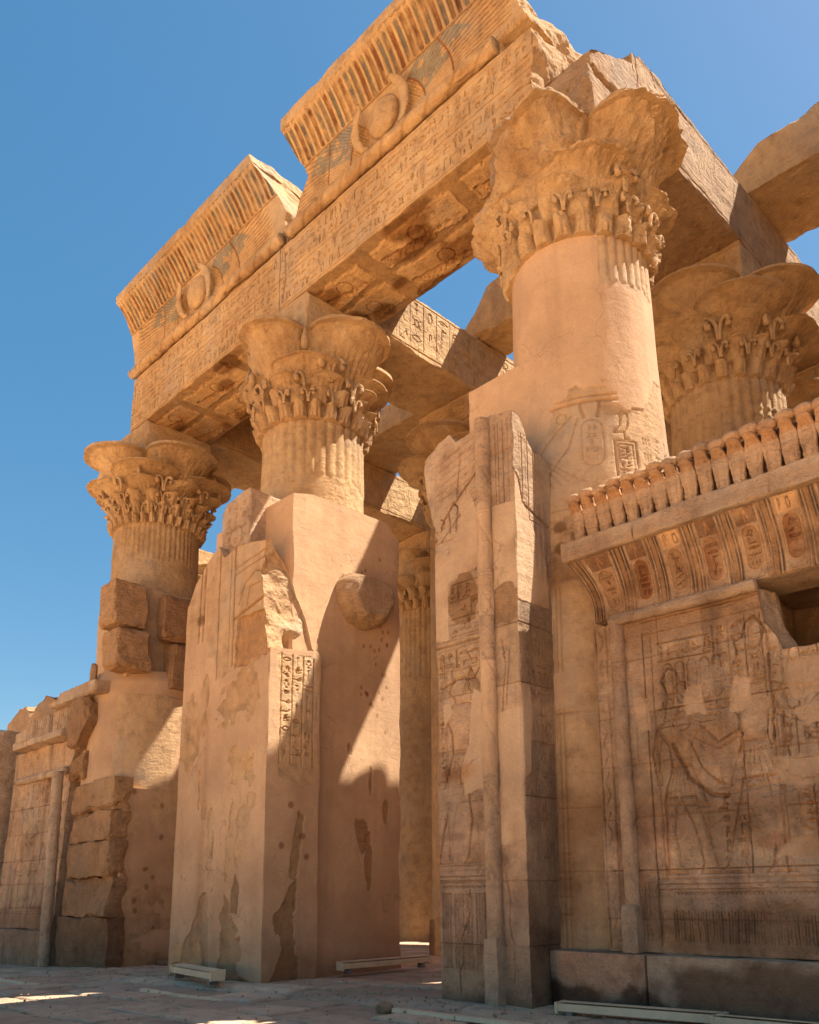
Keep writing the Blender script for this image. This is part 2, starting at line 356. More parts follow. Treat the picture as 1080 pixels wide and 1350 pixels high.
# ------------------------------------------------------------------ materials
def N(t, k, **kw):
    n = t.nodes.new(k)
    for a, b in kw.items(): setattr(n, a, b)
    return n
def stone(name, A, B, dark=(.20, .11, .055), pl=(.50, .30, .17), streak=.35, bump=.5, strata=.25, rough=.93, big=.35, spec=.2):
    m = bpy.data.materials.new(name); m.use_nodes = True; t = m.node_tree; L = t.links.new
    bs = t.nodes['Principled BSDF']; bs.inputs['Roughness'].default_value = rough
    bs.inputs['Specular IOR Level'].default_value = spec
    geo = N(t, 'ShaderNodeNewGeometry')
    def noise(sc, det, ms=None, ro=.6, dist=0.):
        n = N(t, 'ShaderNodeTexNoise'); n.inputs['Scale'].default_value = sc; n.inputs['Detail'].default_value = det
        n.inputs['Roughness'].default_value = ro; n.inputs['Distortion'].default_value = dist
        if ms:
            mp = N(t, 'ShaderNodeMapping'); mp.inputs['Scale'].default_value = ms; L(geo.outputs['Position'], mp.inputs[0]); L(mp.outputs[0], n.inputs['Vector'])
        else: L(geo.outputs['Position'], n.inputs['Vector'])
        return n.outputs['Fac']
    def rng(f, a, b, c=0., d=1.):
        r = N(t, 'ShaderNodeMapRange'); L(f, r.inputs[0])
        for i, v in enumerate((a, b, c, d)): r.inputs[i+1].default_value = v
        return r.outputs[0]
    def mix(fac, a, b, mode='MIX'):
        x = N(t, 'ShaderNodeMix', data_type='RGBA', blend_type=mode)
        for s, v in ((x.inputs[0], fac), (x.inputs[6], a), (x.inputs[7], b)):
            if isinstance(v, (int, float)): s.default_value = v
            elif isinstance(v, tuple): s.default_value = (*v, 1)
            else: L(v, s)
        return x.outputs[2]
    def mul(a, b, op='MULTIPLY'):
        x = N(t, 'ShaderNodeMath', operation=op)
        for s, v in ((x.inputs[0], a), (x.inputs[1], b)):
            if isinstance(v, (int, float)): s.default_value = v
            else: L(v, s)
        return x.outputs[0]
    at = N(t, 'ShaderNodeAttribute', attribute_name='tint')
    n1 = noise(big, 7, ro=.62, dist=.4); n2 = noise(3.2, 9, ro=.7); n3 = noise(38, 5, ro=.7)
    c = mix(rng(n1, .32, .68), A, B)
    c = mix(rng(n2, .50, .72, 0, .62), c, dark)
    c = mix(rng(n2, .46, .30, 0, .35), c, tuple(min(.8, q*1.35) for q in B))
    c = mix(rng(noise(1.4, 8, (1.6, 1.6, .16)), .54, .72, 0, streak), c, dark)
    v = N(t, 'ShaderNodeTexVoronoi'); v.inputs['Scale'].default_value = 22; L(geo.outputs['Position'], v.inputs['Vector'])
    pit = rng(v.outputs['Distance'], .0, .17, 1, 0); pit = mul(pit, rng(n2, .42, .56))
    c = mix(mul(pit, .7), c, dark)
    c = mix(rng(noise(.55, 6, ro=.6), .52, .70, 0, .55), c, (.40, .315, .235))
    p = mix(rng(noise(.7, 7, ro=.65), .35, .65), (pl[0]*.80, pl[1]*.78, pl[2]*.78), tuple(min(1, q*1.10) for q in pl))
    p = mix(rng(noise(.9, 7, (2.2, 2.2, .14)), .5, .7, 0, .40), p, (pl[0]*.66, pl[1]*.60, pl[2]*.56))
    p = mix(rng(noise(6, 8, (1, 1, .5)), .5, .8, 0, .3), p, (pl[0]*.72, pl[1]*.66, pl[2]*.6))
    p = mix(mul(rng(v.outputs['Distance'], 0, .1, 1, 0), rng(noise(2.1, 3), .58, .66)), p, (.19, .12, .085))
    ve = N(t, 'ShaderNodeTexVoronoi', feature='DISTANCE_TO_EDGE'); ve.inputs['Scale'].default_value = .55
    nw = N(t, 'ShaderNodeTexNoise'); nw.inputs['Scale'].default_value = 1.6; nw.inputs['Detail'].default_value = 6; L(geo.outputs['Position'], nw.inputs['Vector'])
    vm = N(t, 'ShaderNodeVectorMath', operation='MULTIPLY_ADD'); L(nw.outputs['Color'], vm.inputs[0]); vm.inputs[1].default_value = (1.2, 1.2, 1.2); L(geo.outputs['Position'], vm.inputs[2]); L(vm.outputs[0], ve.inputs['Vector'])
    crk = mul(rng(ve.outputs['Distance'], 0, .007, 1, 0), rng(noise(.8, 3), .50, .58))
    p = mix(mul(crk, .6), p, (.20, .12, .075))
    al = at.outputs['Alpha']
    c = mix(al, c, p)
    c = mix(1.0, c, at.outputs['Color'], 'MULTIPLY')
    sp = rng(n3, .25, .75, .86, 1.14)
    cc = N(t, 'ShaderNodeCombineColor'); [L(sp, cc.inputs[i]) for i in range(3)]
    c = mix(1.0, c, cc.outputs[0], 'MULTIPLY')
    L(c, bs.inputs['Base Color'])
    inv = mul(mul(al, -.62), 1.0, 'ADD')
    hgt = mul(mul(noise(7, 10, ro=.68), 1.0), mul(noise(2.2, 8, (.5, .5, 6.)), strata*1.4), 'ADD')
    hgt = mul(hgt, mul(n3, .22), 'ADD'); hgt = mul(hgt, mul(pit, -.5), 'ADD')
    bp = N(t, 'ShaderNodeBump'); bp.inputs['Distance'].default_value = .10
    L(hgt, bp.inputs['Height']); L(mul(inv, bump), bp.inputs['Strength']); L(bp.outputs[0], bs.inputs['Normal'])
    return m
SA = stone('sandstone', (.42, .240, .108), (.64, .410, .205), bump=.9)
SB = stone('sandstone_wall', (.43, .265, .155), (.67, .445, .275), dark=(.19, .12, .078), pl=(.55, .365, .215), streak=.6, bump=1.1)
SC = stone('sandstone_rough', (.41, .235, .12), (.60, .375, .205), dark=(.2, .115, .06), bump=1.3, strata=.4)
SP = stone('plastered_masonry', (.44, .26, .13), (.58, .37, .195), pl=(.53, .325, .18))
SG = stone('paving', (.43, .285, .175), (.55, .385, .245), dark=(.17, .125, .09), pl=(.2, .14, .10), streak=0, bump=.5, big=.5)
SF = stone('sand_ground', (.42, .32, .22), (.5, .385, .27), dark=(.3, .22, .15), streak=0, bump=.4)
def paintm(name, col, rough=.6):
    m = stone(name, col, tuple(min(1, c*1.1) for c in col), dark=tuple(c*.6 for c in col), pl=col, streak=.2, bump=.08, strata=.0, rough=rough, big=2.); return m
MW = paintm('painted_metal', (.66, .47, .28))
MG = paintm('grey_metal', (.20, .17, .15), .5)

# ------------------------------------------------------------------ ground
def gz(x): return -.022*np.maximum(0, -10-x)
def ground():
    xs = np.concatenate([[-900, -300, -120, -60, -45], np.arange(-36, 7, .055), [12, 30, 100, 300, 900]])
    ys = np.concatenate([[-900, -300, -100, -40, -12, -3], np.arange(0, 27, .055), [32, 45, 100, 300, 900]])
    X, Y = np.meshgrid(xs, ys, indexing='ij')
    wx = X+.10*fbm(X, Y, 0, 1.1, 4, 3); wy = Y+.10*fbm(X, Y, 9, 1.1, 4, 4)
    # irregular rows of paving slabs running along the front
    row = np.floor((wy+.25*np.sin(wx*.13))/.82); fy = (wy+.25*np.sin(wx*.13))/.82-row
    rr = _h(row.astype(int), row.astype(int)*0, row.astype(int)*0, 5)
    L = 1.2+1.1*rr; cx = wx/L+rr*7.3; col = np.floor(cx); fx = cx-col
    d = np.minimum(np.minimum(fy, 1-fy)*.82, np.minimum(fx, 1-fx)*L)
    hs = _h(row.astype(int), col.astype(int), col.astype(int)*0, 9)
    tl = _h(row.astype(int), col.astype(int), col.astype(int)*0, 19)-.5
    ragged = .035+.03*fbm(X, Y, 2, 3.5, 3, 8)
    slab = sstep(0, 1, np.clip((d-.005)/np.maximum(ragged, .008), 0, 1))
    near = ((X > -36) & (X < 6.9) & (Y > 0) & (Y < 26.9)).astype(float)
    worn = sstep(-.15, .35, fbm(X, Y, 5, .45, 4, 12))
    Z = -.06+slab*(.035+.05*hs+.05*tl*(fx-.5))*(1-.45*worn)+.012*fbm(X, Y, 1, 1.8, 5, 2)+.007*fbm(X, Y, 1, 9, 3, 6)
    step = sstep(8.55, 8.75, Y+.12*fbm(X, Y, 4, 1.3, 3, 21))
    Z = Z*near+.05*step*near
    Z = np.where(Y > 10.2, Z*.35+.01, Z)
    Z = Z-.03+gz(np.maximum(X, -30))
    Z[np.abs(X) > 50] -= .1
    T = np.ones(X.shape+(3,))
    j = (1-slab)[..., None]*near[..., None]; T = T*(1-j*np.array([.50, .56, .62]))
    T = T*(.80+.4*hs[..., None]*near[..., None])
    T = T*(1+.10*np.array([1, .35, -.2])*worn[..., None])
    sandy = (1-sstep(2.5, 4.5, Y))[..., None]; T = T*(1-sandy)+np.array([1.9, 1.75, 1.5])*sandy
    ny = len(ys); I = np.arange(len(xs))[:, None]*ny+np.arange(ny)[None]
    F = np.stack([I[:-1, :-1], I[1:, :-1], I[1:, 1:], I[:-1, 1:]], -1).reshape(-1, 4)
    o = mk('ground', np.stack([X, Y, Z], -1).reshape(-1, 3), F, SG, None, T.reshape(-1, 3))
    o['kind'] = 'structure'; return o
ground()

# ------------------------------------------------------------------ columns
def lobes(TH, N, ph, k=.8):
    """scalloped plan: circular lobes side by side, 1 at a lobe's centre, cusps at the joints"""
    f = ((TH-ph)*N/(2*math.pi)) % 1.0; f = np.abs(f-.5)*2
    g = np.radians(46)*f
    return ((k*np.cos(g)+np.sqrt(1-(k*np.sin(g))**2))/(1+k))*(1-.55*k*f**8*.25)
ZS = .82
def capital_R(base, zb, tiers, core, dmg):
    def R(TH, Z):
        z = (Z-zb)/ZS
        r = core(z)*np.ones_like(TH)
        for (z0, z1, Nn, ph, ra, rb, sharp, pw) in tiers:
            s = np.clip((z-z0)/(z1-z0), 0, 1)
            lb = lobes(TH, Nn, ph, sharp); lb = 1-(1-lb)*(.30+.70*s)
            # bell: narrow stem flaring into an open umbel with a plain rim
            s2 = np.where(s > .93, 1.0, s*.985)
            f = ((TH-ph)*Nn/(2*math.pi)) % 1.0
            rib = .020*np.cos(f*2*math.pi*(4 if Nn > 12 else 9 if Nn > 6 else 15))*(1-s)*(s > .02)
            rad = (ra+(rb-ra)*s2**pw)*lb+rib
            on = (z >= z0) & (z <= z1+.0)
            r = np.where(on, np.maximum(r, rad), r)
        return dmg(TH, z, r)
    return R
def column(name, label, cx, cy, zb, ztop, zneck, rshaft, tiers, core, dmg, seed, n=440, flutes=None, group='temple columns with floral capitals',
           shaft_wrap=None, shaft_kw=None, abac=None, zres=.013, sres=.05, bands=None):
    t = thing(name, label, 'column', (cx, cy, float(gz(np.array(cx)))), group)
    def SR(TH, Z):
        r = rshaft(Z)*np.ones_like(TH)
        if flutes:
            nf, fz, amp, mask = flutes
            k = sstep(fz, fz+.06, Z+.10*fbm(TH*4, Z, 0, 1.2, 3, seed))*(mask(TH, Z) if mask else 1)
            f = np.abs(np.sin(TH*nf/2)); r = r+k*(amp*(f**.7)-amp*.55)
        if bands:
            for b in bands: r = r+.022*(1-sstep(.025, .045, np.abs(Z-b)))
        r = r+.006*fbm(TH*3, Z, 3, 2.2, 4, seed+2)
        return r
    zs = np.arange(float(gz(np.array(cx)))-.3, zneck, sres); zs = np.append(zs, zneck+.02)
    kw = dict(shaft_kw or {})
    lathe('shaft', (cx, cy), zs, SR, 240 if not shaft_wrap else 420, kw.pop('mat', SA), t, wrap=shaft_wrap, smooth=True, **kw)
    ztop = zneck+2.745*ZS
    zc = np.arange(zneck-.02, ztop+.001, zres)
    Rc = capital_R(0, zneck, tiers, core, dmg)
    def ctint(TH, Z):
        k = sstep(.1, .6, fbm(np.cos(TH)*1.3, np.sin(TH)*1.3, Z, 1.5, 5, seed+4))[..., None]
        return 1-(1-np.array([.62, .52, .42]))*k*.55
    lathe('capital', (cx, cy), zc, Rc, n, SA, t, smooth=False, tint=ctint)
    if abac:
        ax0, ax1, ay0, ay1, az0, az1 = abac
        az0 = ztop-.1; cv = Canvas(ax1-ax0, az1-az0, .02, seed)
        for v in np.linspace(.15, az1-az0-.1, 4): cv.line([(0, v), (ax1-ax0, v)], .012, .012)
        cv.rows(.1, .15, ax1-ax0-.1, az1-az0-.1, .24, rule=False)
        br = seed == 41
        solid('abacus', (ax0, ax1), (ay0, ay1), (az0, az1), .035, SC if br else SA, t, front=cv, chip=.2 if br else .05, seed=seed, rough=.05 if br else .008)
    return t
def std_dmg(seed, amp=.05):
    def f(TH, z, r):
        c, s = np.cos(TH), np.sin(TH)
        nz = fbm(c*r*1.0, s*r*1.0, z, 2.2, 5, seed)
        chips = np.clip(fbm(c*2, s*2, z, 1.1, 4, seed+9)-.22, 0, 1)
        hf = fbm(c*r*1.0, s*r*1.0, z, 7, 4, seed+3)
        return r+amp*.75*nz+amp*.35*hf-chips*.75*amp*10*sstep(1.3, 2.0, r)*.35-.05*np.abs(fbm(c*2, s*2, z, 2.3, 4, seed+5))*sstep(1.35, 1.6, r)
    return f
def tub(name, path, rad, mat, parent, n=10, tint=None, seed=0, flat=1.0):
    path = np.array(path, float); rad = np.broadcast_to(np.asarray(rad, float), (len(path),))
    tg = np.gradient(path, axis=0); tg /= np.linalg.norm(tg, axis=1)[:, None]
    ref = np.array([0.31, .17, .93]); P = []
    for p, t_, r in zip(path, tg, rad):
        a = np.cross(t_, ref); a /= np.linalg.norm(a)+1e-9; b = np.cross(t_, a)
        for k in range(n):
            w = 2*math.pi*k/n; P.append(p+r*(a*math.cos(w)*flat+b*math.sin(w)))
    F = []; m_ = len(path)
    for i in range(m_-1):
        for k in range(n): F.append([i*n+k, i*n+(k+1) % n, (i+1)*n+(k+1) % n, (i+1)*n+k])
    return P, F, [list(range(n))[::-1], list(range((m_-1)*n, m_*n))]
def tubes(name, specs, mat, parent, smooth=True, tint=None):
    P, F, E = [], [], []
    for path, rad, *o in specs:
        p, f, e = tub(name, path, rad, mat, parent, **(o[0] if o else {})); b = len(P)
        P += list(p); F += [[i+b for i in q] for q in f]; E += [[i+b for i in q] for q in e]
    P = np.array(P); return mk(name, P-loc_of(parent), F, mat, parent, tint=tint, smooth=smooth, extra=E)
def scrolls(t, cx, cy, zb, rows_, seed):
    """curled volutes and drooping buds carved on the bell"""
    sp = []
    rg = np.random.default_rng(seed)
    for (N_, ph, r0, z0, sz, kind) in rows_:
        for k in range(N_):
            a = ph+2*math.pi*k/N_
            if rg.random() < .2: continue
            er = np.array([math.cos(a), math.sin(a), 0]); et = np.array([-math.sin(a), math.cos(a), 0]); ez = np.array([0, 0, 1.])
            c = np.array([cx, cy, zb+z0*ZS])+er*r0*.985
            if kind == 'vol':
                for sg in (-1, 1):
                    if rg.random() < .15: continue
                    pp = [(.06, -.95), (.07, -.5), (.12, -.05), (.24, .32), (.44, .46), (.62, .36), (.70, .12), (.62, -.06), (.52, -.02)]
                    pts = [c+et*sg*sz*a_+ez*sz*b_+er*sz*(.10+.34*max(0, a_)) for a_, b_ in pp]
                    pts = [np.array([np.interp(q, range(9), [p[i] for p in pts]) for i in range(3)]) for q in np.linspace(0, 8, 17)]
                    sp.append((pts, [sz*(.10+.06*min(1, i/8)+(.07 if i > 13 else 0)) for i in range(17)], dict(n=9)))
            elif kind == 'bud':
                pts = [c+ez*(sz*(.9-1.8*i/8))+er*(.0+.10*sz*math.sin(i/8*3.1)) for i in range(9)]
                rad = [sz*.10+sz*.20*math.sin(min(1, (i/8)**1.6)*math.pi*.86) for i in range(9)]
                sp.append((pts, rad, dict(n=8)))
    if sp: tubes('scroll_leaves', sp, SA, t)
PI = math.pi
# cardinal lobes: phase puts lobe joints on the diagonals
TA = [(0, .44, 22, .1, 1.36, 1.54, .8, 1.0), (.44, .84, 16, .05, 1.38, 1.60, .85, 1.3), (.80, 1.22, 8, 0, 1.36, 1.72, .95, 1.5),
      (1.0, 1.66, 4, 0, 1.34, 1.88, 1.0, 1.7), (1.0, 2.74, 4, PI/4, 1.32, 2.30, 1.0, 1.95)]
core = lambda z: 1.20+.10*np.clip(z/2.7, 0, 1)
def TB(): return [(0, .32, 32, .1, 1.36, 1.50, .75, 1.0), (.32, .72, 22, .05, 1.36, 1.60, .85, 1.3), (.70, 1.10, 16, 0, 1.38, 1.74, .9, 1.5), (1.05, 1.50, 8, PI/8, 1.36, 1.96, .95, 1.7),
      (1.3, 1.95, 4, 0, 1.34, 2.22, 1.0, 1.8), (1.2, 2.74, 4, PI/4, 1.3, 2.36, .96, 2.0)]
# --- column 2 (centre of the picture)
def dmgA(TH, z, r):
    r = std_dmg(31)(TH, z, r)
    a = (TH-math.radians(245)+PI) % (2*PI)-PI                 # lip broken on the left side
    k = np.exp(-(a/.42)**2)*sstep(1.9, 2.6, z); r = r-k*(.42+.25*fbm(TH*5, z, 0, 2.5, 4, 5))*sstep(1.5, 2.1, r)
    return np.maximum(r, 1.15)
c2 = column('temple_column', 'column with a fluted neck and crisp floral capital, rising behind the broad plastered doorway pier', -15.62, 11.68, 0, 15.2, 12.42,
    interp([(0, 1.34), (9, 1.27), (11, 1.235), (12.5, 1.21)]), TA, core, dmgA, 11, flutes=(32, 11.0, .05, None), bands=[12.36],
    abac=(-16.75, -14.5, 10.56, 12.74, 15.05, 15.6))
rows_a = [(4, PI/4, 1.66, 2.22, .34, 'bud'), (8, PI/8, 1.50, 1.50, .42, 'vol'), (8, 0, 1.50, 1.05, .32, 'vol'), (16, .05, 1.50, .60, .22, 'vol')]
scrolls(c2, -15.62, 11.68, 12.42, rows_a, 3)
# --- column 1 (far left)
c1 = column('temple_column', 'far left column with finely fluted neck and low wide capital, standing clear against the sky', -23.5, 11.62, 0, 15.12, 12.36,
    interp([(0, 1.58), (4.2, 1.46), (7, 1.36), (9, 1.30), (12.3, 1.24)]), TB(), core, std_dmg(57), 21, flutes=(52, 11.25, .04, None), bands=[12.3],
    abac=(-24.35, -22.42, 10.56, 12.74, 15.05, 15.6))
rows_b = [(4, PI/4, 1.72, 2.2, .30, 'bud'), (16, 0, 1.46, .98, .24, 'vol'), (8, PI/8, 1.60, 1.45, .32, 'vol'), (22, .05, 1.42, .56, .17, 'vol'), (4, PI/4, 1.9, 1.75, .2, 'bud')]
scrolls(c1, -23.5, 11.62, 12.36, rows_b, 4)
# --- column 3 (large, near)
def wall_col3_top(cv):
    # relief wrapped on the lower part of the shaft, u follows theta from 180 deg (west) round the south to 340 deg
    U0 = cv.w
    cv.H += (.004*fbm(cv.u, cv.v, 0, 2, 4, 3)).astype(np.float32)
    cv.A[:] = 1
    st = cv.poly([(.6, -1), (.6, 2.2), (1.5, 2.75), (1.9, 3.05), (2.0, 3.3), (2.65, 3.35), (2.75, 3.0), (2.9, 2.9), (3.3, 3.0), (3.6, 3.7), (4.3, 3.9), (4.3, -1)], .22, 3)
    cv.A[st] = 0; cv.H[st] -= .012
    cv.line([(0, 1.2), (2, 1.18), (4.2, 1.2)], .012, .02)
    cv.line([(1.6, 3.05), (2.7, 3.1)], .03, .02); cv.line([(1.7, 3.15), (2.7, 3.2)], .02, .015)
    # winged goddess, cartouche, shrine and falcon
    for k in range(9): cv.line([(1.25, 2.35), (1.0+.13*k, 1.45+.03*k)], .01, .014)
    cv.line([(1.95, 2.85), (1.55, 2.5), (1.2, 2.1), (.98, 1.6), (1.05, 1.5), (1.4, 1.7), (1.9, 2.3), (2.05, 2.8)], .014, .02)
    cv.line(circ(1.78, 2.85, .09), .012, .02); cv.cartouche(2.28, 1.9, .34, .85); cv.line([(2.16, 2.8), (2.1, 3.05)], .03, .02); cv.line([(2.38, 2.8), (2.44, 3.05)], .03, .02)
    cv.line([(2.62, 1.7), (2.62, 2.35), (2.98, 2.35), (2.98, 1.7)], .014, .02); cv.line([(2.68, 1.7), (2.68, 2.28), (2.92, 2.28), (2.92, 1.7)], .01, .015)
    cv.glyph('owl', 2.58, 2.38, .42, .55, .012, .018); cv.rows(2.7, 1.72, 2.9, 2.26, .14, rule=False)
    cv.rows(3.05, 1.4, 3.9, 2.6, .28, vertical=True, rule=False)
    cv.rows(.7, .15, 2.3, 1.1, .26, vertical=True)
    for (x, y) in ((1.75, .9), (1.75, .55), (2.0, .7)): cv.stain(x, y, .1, .1, (.35, .27, .2), .8, .3, .3)
    cv.stain(1.4, .1, .7, .5, (.45, .36, .28), .7, .5, .8)
    return cv
def wall_col3():
    up_ = wall_col3_top(Canvas(1.33*math.radians(175), 4.6, .012, 77))
    cv = Canvas(1.33*math.radians(175), 10.1, .012, 78)      # z .7 .. 10.8
    lo = (cv.v < 5.5)
    n = up_.nv; j0 = cv.nv-n
    cv.H[j0:] = up_.H; cv.T[j0:] = up_.T; cv.A[j0:] = up_.A
    low = Canvas(1.33*math.radians(175), 5.5, .012, 79)
    low.rows(1.2, 3.0, 1.62, 4.9, .42, vertical=True, lw=.012, d=.014); low.cartouche(1.41, 2.1, .3, .85, tint=(1.25, 1.1, .85))
    for v in (.5, .75, 1.0, 1.35): low.line([(1.1, v), (1.75, v)], .01, .014)
    for x in (1.12, 1.18, 1.66, 1.72): low.line([(x, 0), (x, 5.4)], .01, .014)
    low.cartouche(1.41, .2, .36, .5); low.line([(0, 3.45), (2.5, 3.4)], .012, .02)
    low.plaster(low.poly([(.95, 3.5), (1.75, 3.5), (1.74, 4.05), (1.5, 4.1), (1.45, 5.1), (1.15, 5.5), (.95, 5.5)], .05, 5), .006)
    low.stain(1.4, 1.6, .8, 1.1, (.58, .48, .42), .8, .5, .9, 1.6); low.stain(1.3, 5.6, .6, .5, (.45, .36, .3), .8, .4, .7, 2); low.stain(1.2, .5, .7, .8, (.6, .52, .46), .6, .5, .8)
    for v in (1.1, 2.0, 2.75): low.line([(0, v), (2.5, v)], .01, .014)
    cv.H[:j0] = low.H[:j0]; cv.T[:j0] = low.T[:j0]; cv.A[:j0] = low.A[:j0]
    return cv
cv3 = wall_col3()
def dmg3(TH, z, r):
    d = std_dmg(91, .07)(TH, z, r)
    c, s = np.cos(TH), np.sin(TH)
    big = fbm(c*1.4, s*1.4, z*.8, 1.3, 5, 8)
    d = d-np.clip(big-.05, 0, 1)*.55*sstep(1.45, 2.0, r)
    a = (TH-math.radians(205)+PI) % (2*PI)-PI                 # the west side is a broken rough mass
    k = np.exp(-(a/.75)**4)
    rough = 1.26+.62*np.exp(-((z-1.85)/.8)**2)*(1+.25*np.cos(3*a+.5))+.26*fbm(c*3, s*3, z*1.2, 1.2, 6, 13)-.35*np.clip(fbm(c*4, s*4, z*2, 1.4, 4, 17)-.25, 0, 1)
    rough = np.where(z > 2.35, 1.18+.1*fbm(c*3, s*3, z, 2, 4, 3), rough)
    d = d*(1-k)+rough*k
    hz = fbm(c*2.2, s*2.2, z*1.3, 2.1, 5, 77); d = d+(.10*hz-.16*np.abs(fbm(c*2, s*2, z, 1.7, 5, 79)))*sstep(1.3, 1.6, d)*1.5
    lo = np.exp(-(a/.7)**2)*(1-sstep(.0, .8, z))
    d = d*(1-lo)+lo*(1.26+.55*np.clip((z+.3), 0, 1)**1.2*.6+.07*fbm(c*3, s*3, z, 3, 4, 30))
    return np.maximum(d, 1.12)
def c3mask(TH, Z):
    a = (TH-math.radians(-12)+PI) % (2*PI)-PI
    return (np.abs(a+.04*fbm(Z, Z*0, 0, 3, 2, 4)) < .50)*1.0
c3 = column('temple_column', 'biggest nearest column, smooth plastered shaft under a badly broken capital', -7.62, 11.68, 0, 15.25, 12.42,
    interp([(0, 1.70), (5, 1.58), (7.4, 1.50), (8.2, 1.40), (9, 1.335), (10.5, 1.27), (12.5, 1.235)]), TA, core, dmg3, 41, n=520,
    flutes=(44, 11.55, .04, c3mask), shaft_wrap=(cv3, math.radians(208), 1.33, .7),
    shaft_kw=dict(mat=SP, alpha=lambda TH, Z: 1-c3mask(TH, Z)*sstep(11.4, 11.6, Z)), abac=(-8.8, -6.5, 10.56, 12.74, 15.1, 15.6), sres=.02, zres=.012)
scrolls(c3, -7.62, 11.68, 12.42, [(16, .05, 1.46, .70, .22, 'vol'), (8, PI/8, 1.50, 1.2, .30, 'vol')], 5)

# --- rows behind
TC = [(0, .45, 22, .1, 1.34, 1.54, .75, 1.0), (.42, 1.0, 16, .05, 1.34, 1.64, .85, 1.4), (.9, 1.6, 8, PI/8, 1.26, 1.95, .95, 2.0), (1.2, 2.1, 4, 0, 1.3, 2.25, 1.0, 2.2),
      (1.1, 2.74, 4, PI/4, 1.28, 2.34, .97, 2.0)]
back_g = 'columns of the hall behind the facade'
def back_col(label, cx, cy, seed, bands=(11.3, 11.5, 11.7), low=0, **k):
    c = column('temple_column', label, cx, cy, 0, 15.2-low, 12.45-low, interp([(0, 1.38), (9, 1.32), (12.5, 1.25)]), TC, core, std_dmg(seed, .04), seed, n=220,
        flutes=(36, 9.6, .05, None), bands=list(bands), abac=(cx-1.12, cx+1.12, cy-1.15, cy+1.15, 15.1-low, 15.6), zres=.03, sres=.05, group=back_g, **k)
    scrolls(c, cx, cy, 12.45-low, [(4, PI/4, 1.7, 2.2, .3, 'bud'), (8, PI/8, 1.52, 1.35, .36, 'vol'), (16, 0, 1.46, .75, .24, 'vol')], seed)
    return c
bc = back_col('shaded ribbed column with wide lobed capital, behind and right of the biggest column', -7.62, 17.55, 61, low=.0)
c = back_col('half hidden column whose curled capital peeps over the broken top of the tall carved pier', -15.62, 17.6, 62, low=.25)
c = back_col('deep shaded column seen full height through the central doorway gap', -23.4, 23.5, 63)
c = back_col('farthest column at the right edge, only the tip of its capital showing over the cobras', -7.62, 23.5, 64)
c = back_col('column of the hall hidden mostly behind the central door pier', -15.62, 23.5, 66)

# ------------------------------------------------------------------ front architraves
AG = 'inscribed lintel stones over the doorways'
def arch_canvas(w, h, seed, flipv=False):
    cv = Canvas(w, h, .012, seed); cv.groove = (.70, .58, .46)
    cv.rows(.05, .10, w-.05, .82, .36, lw=.012, d=.024, skip=.0, rule=False); cv.line([(0, .86), (w, .86)], .014, .02)
    cv.rows(.05, .92, w-.05, 1.64, .36, lw=.012, d=.024, skip=.0, rule=False)
    cv.line([(0, .06), (w, .06)], .014, .02); cv.line([(0, 1.68), (w, 1.68)], .014, .02)
    for q in range(7):
        x, y = cv.rng.uniform(.2, w-.2), cv.rng.uniform(.1, 1.6)
        k = cv.ell(x, y, .12, .1, .2, .6, 5); cv.H -= (k*.03).astype(np.float32)
    cv.line([(w*.02, .2), (w*.03, .9), (w*.022, 1.6)], .014, .02, (.5, .4, .3))
    cv.erode(.007, 3); return cv
def soffit_canvas(w, d, seed):
    cv = Canvas(w, d, .02, seed)
    cv.T[:] = (.80, .72, .62)
    for (a, b, c_, e) in ((.12, .31, .14, .46), (.12, .31, .55, .92), (.36, .66, .14, .46), (.36, .66, .55, .92), (.70, .97, .14, .46), (.70, .97, .55, .92)):
        p = cv.poly([(a*w, c_*d), (b*w, c_*d), (b*w, e*d), (a*w, e*d)], .14, 2.5)
        cv.H[p] += .03; cv.T[p] = (1.12, 1.06, .95)
        x, y = (a+b)/2*w, (c_+e)/2*d
        for q in range(9): cv.line([(a*w+.1, y), (a*w+.1+(b-a)*w*q/9, e*d-.08)], .014, .015)
        cv.line(circ(x, y, .2), .02, .02)
    for k in range(12):
        cv.stain(cv.rng.uniform(0, w), cv.rng.uniform(0, d), cv.rng.uniform(.2, .7), cv.rng.uniform(.1, .3), (.38, .26, .15), .8, .3, 1.)
    cv.erode(.02, 1.6); return cv
def end_break(x0, seed, amp=.25):
    return lambda y, z: x0+amp*fbm(y*0+x0, y, z, 1.3, 5, seed)-.05*np.floor(3*fbm(y, z, 0, .8, 2, seed+1))
aL = solid('architrave', (-23.55, -15.63), (10.55, 12.72), (15.605, 17.36), (.016, .05, .016), SA, front=arch_canvas(7.92, 1.76, 5), bottom=soffit_canvas(7.92, 2.17, 6),
      chip=.05, seed=3, clx0=lambda y, z: -23.42+.12*fbm(y, z, 0, 1.5, 4, 5)-.18*sstep(17.0, 16.0, z))
tag(aL, 'inscribed lintel over the left doorway, resting on the far left and middle capitals', 'lintel', AG)
aR = solid('architrave', (-15.61, -7.3), (10.55, 12.70), (15.605, 17.36), (.016, .05, .016), SA, front=arch_canvas(8.31, 1.76, 9), bottom=soffit_canvas(8.31, 2.15, 10),
      chip=.05, seed=8, clx1=lambda y, z: -7.62+.26*(z-16.4)/1.8*0+.22*fbm(y*0, y, z, 1.6, 5, 15)+.25*(z < 16.25)*0)
tag(aR, 'inscribed lintel over the central doorway, its right end broken off above the biggest column', 'lintel', AG)

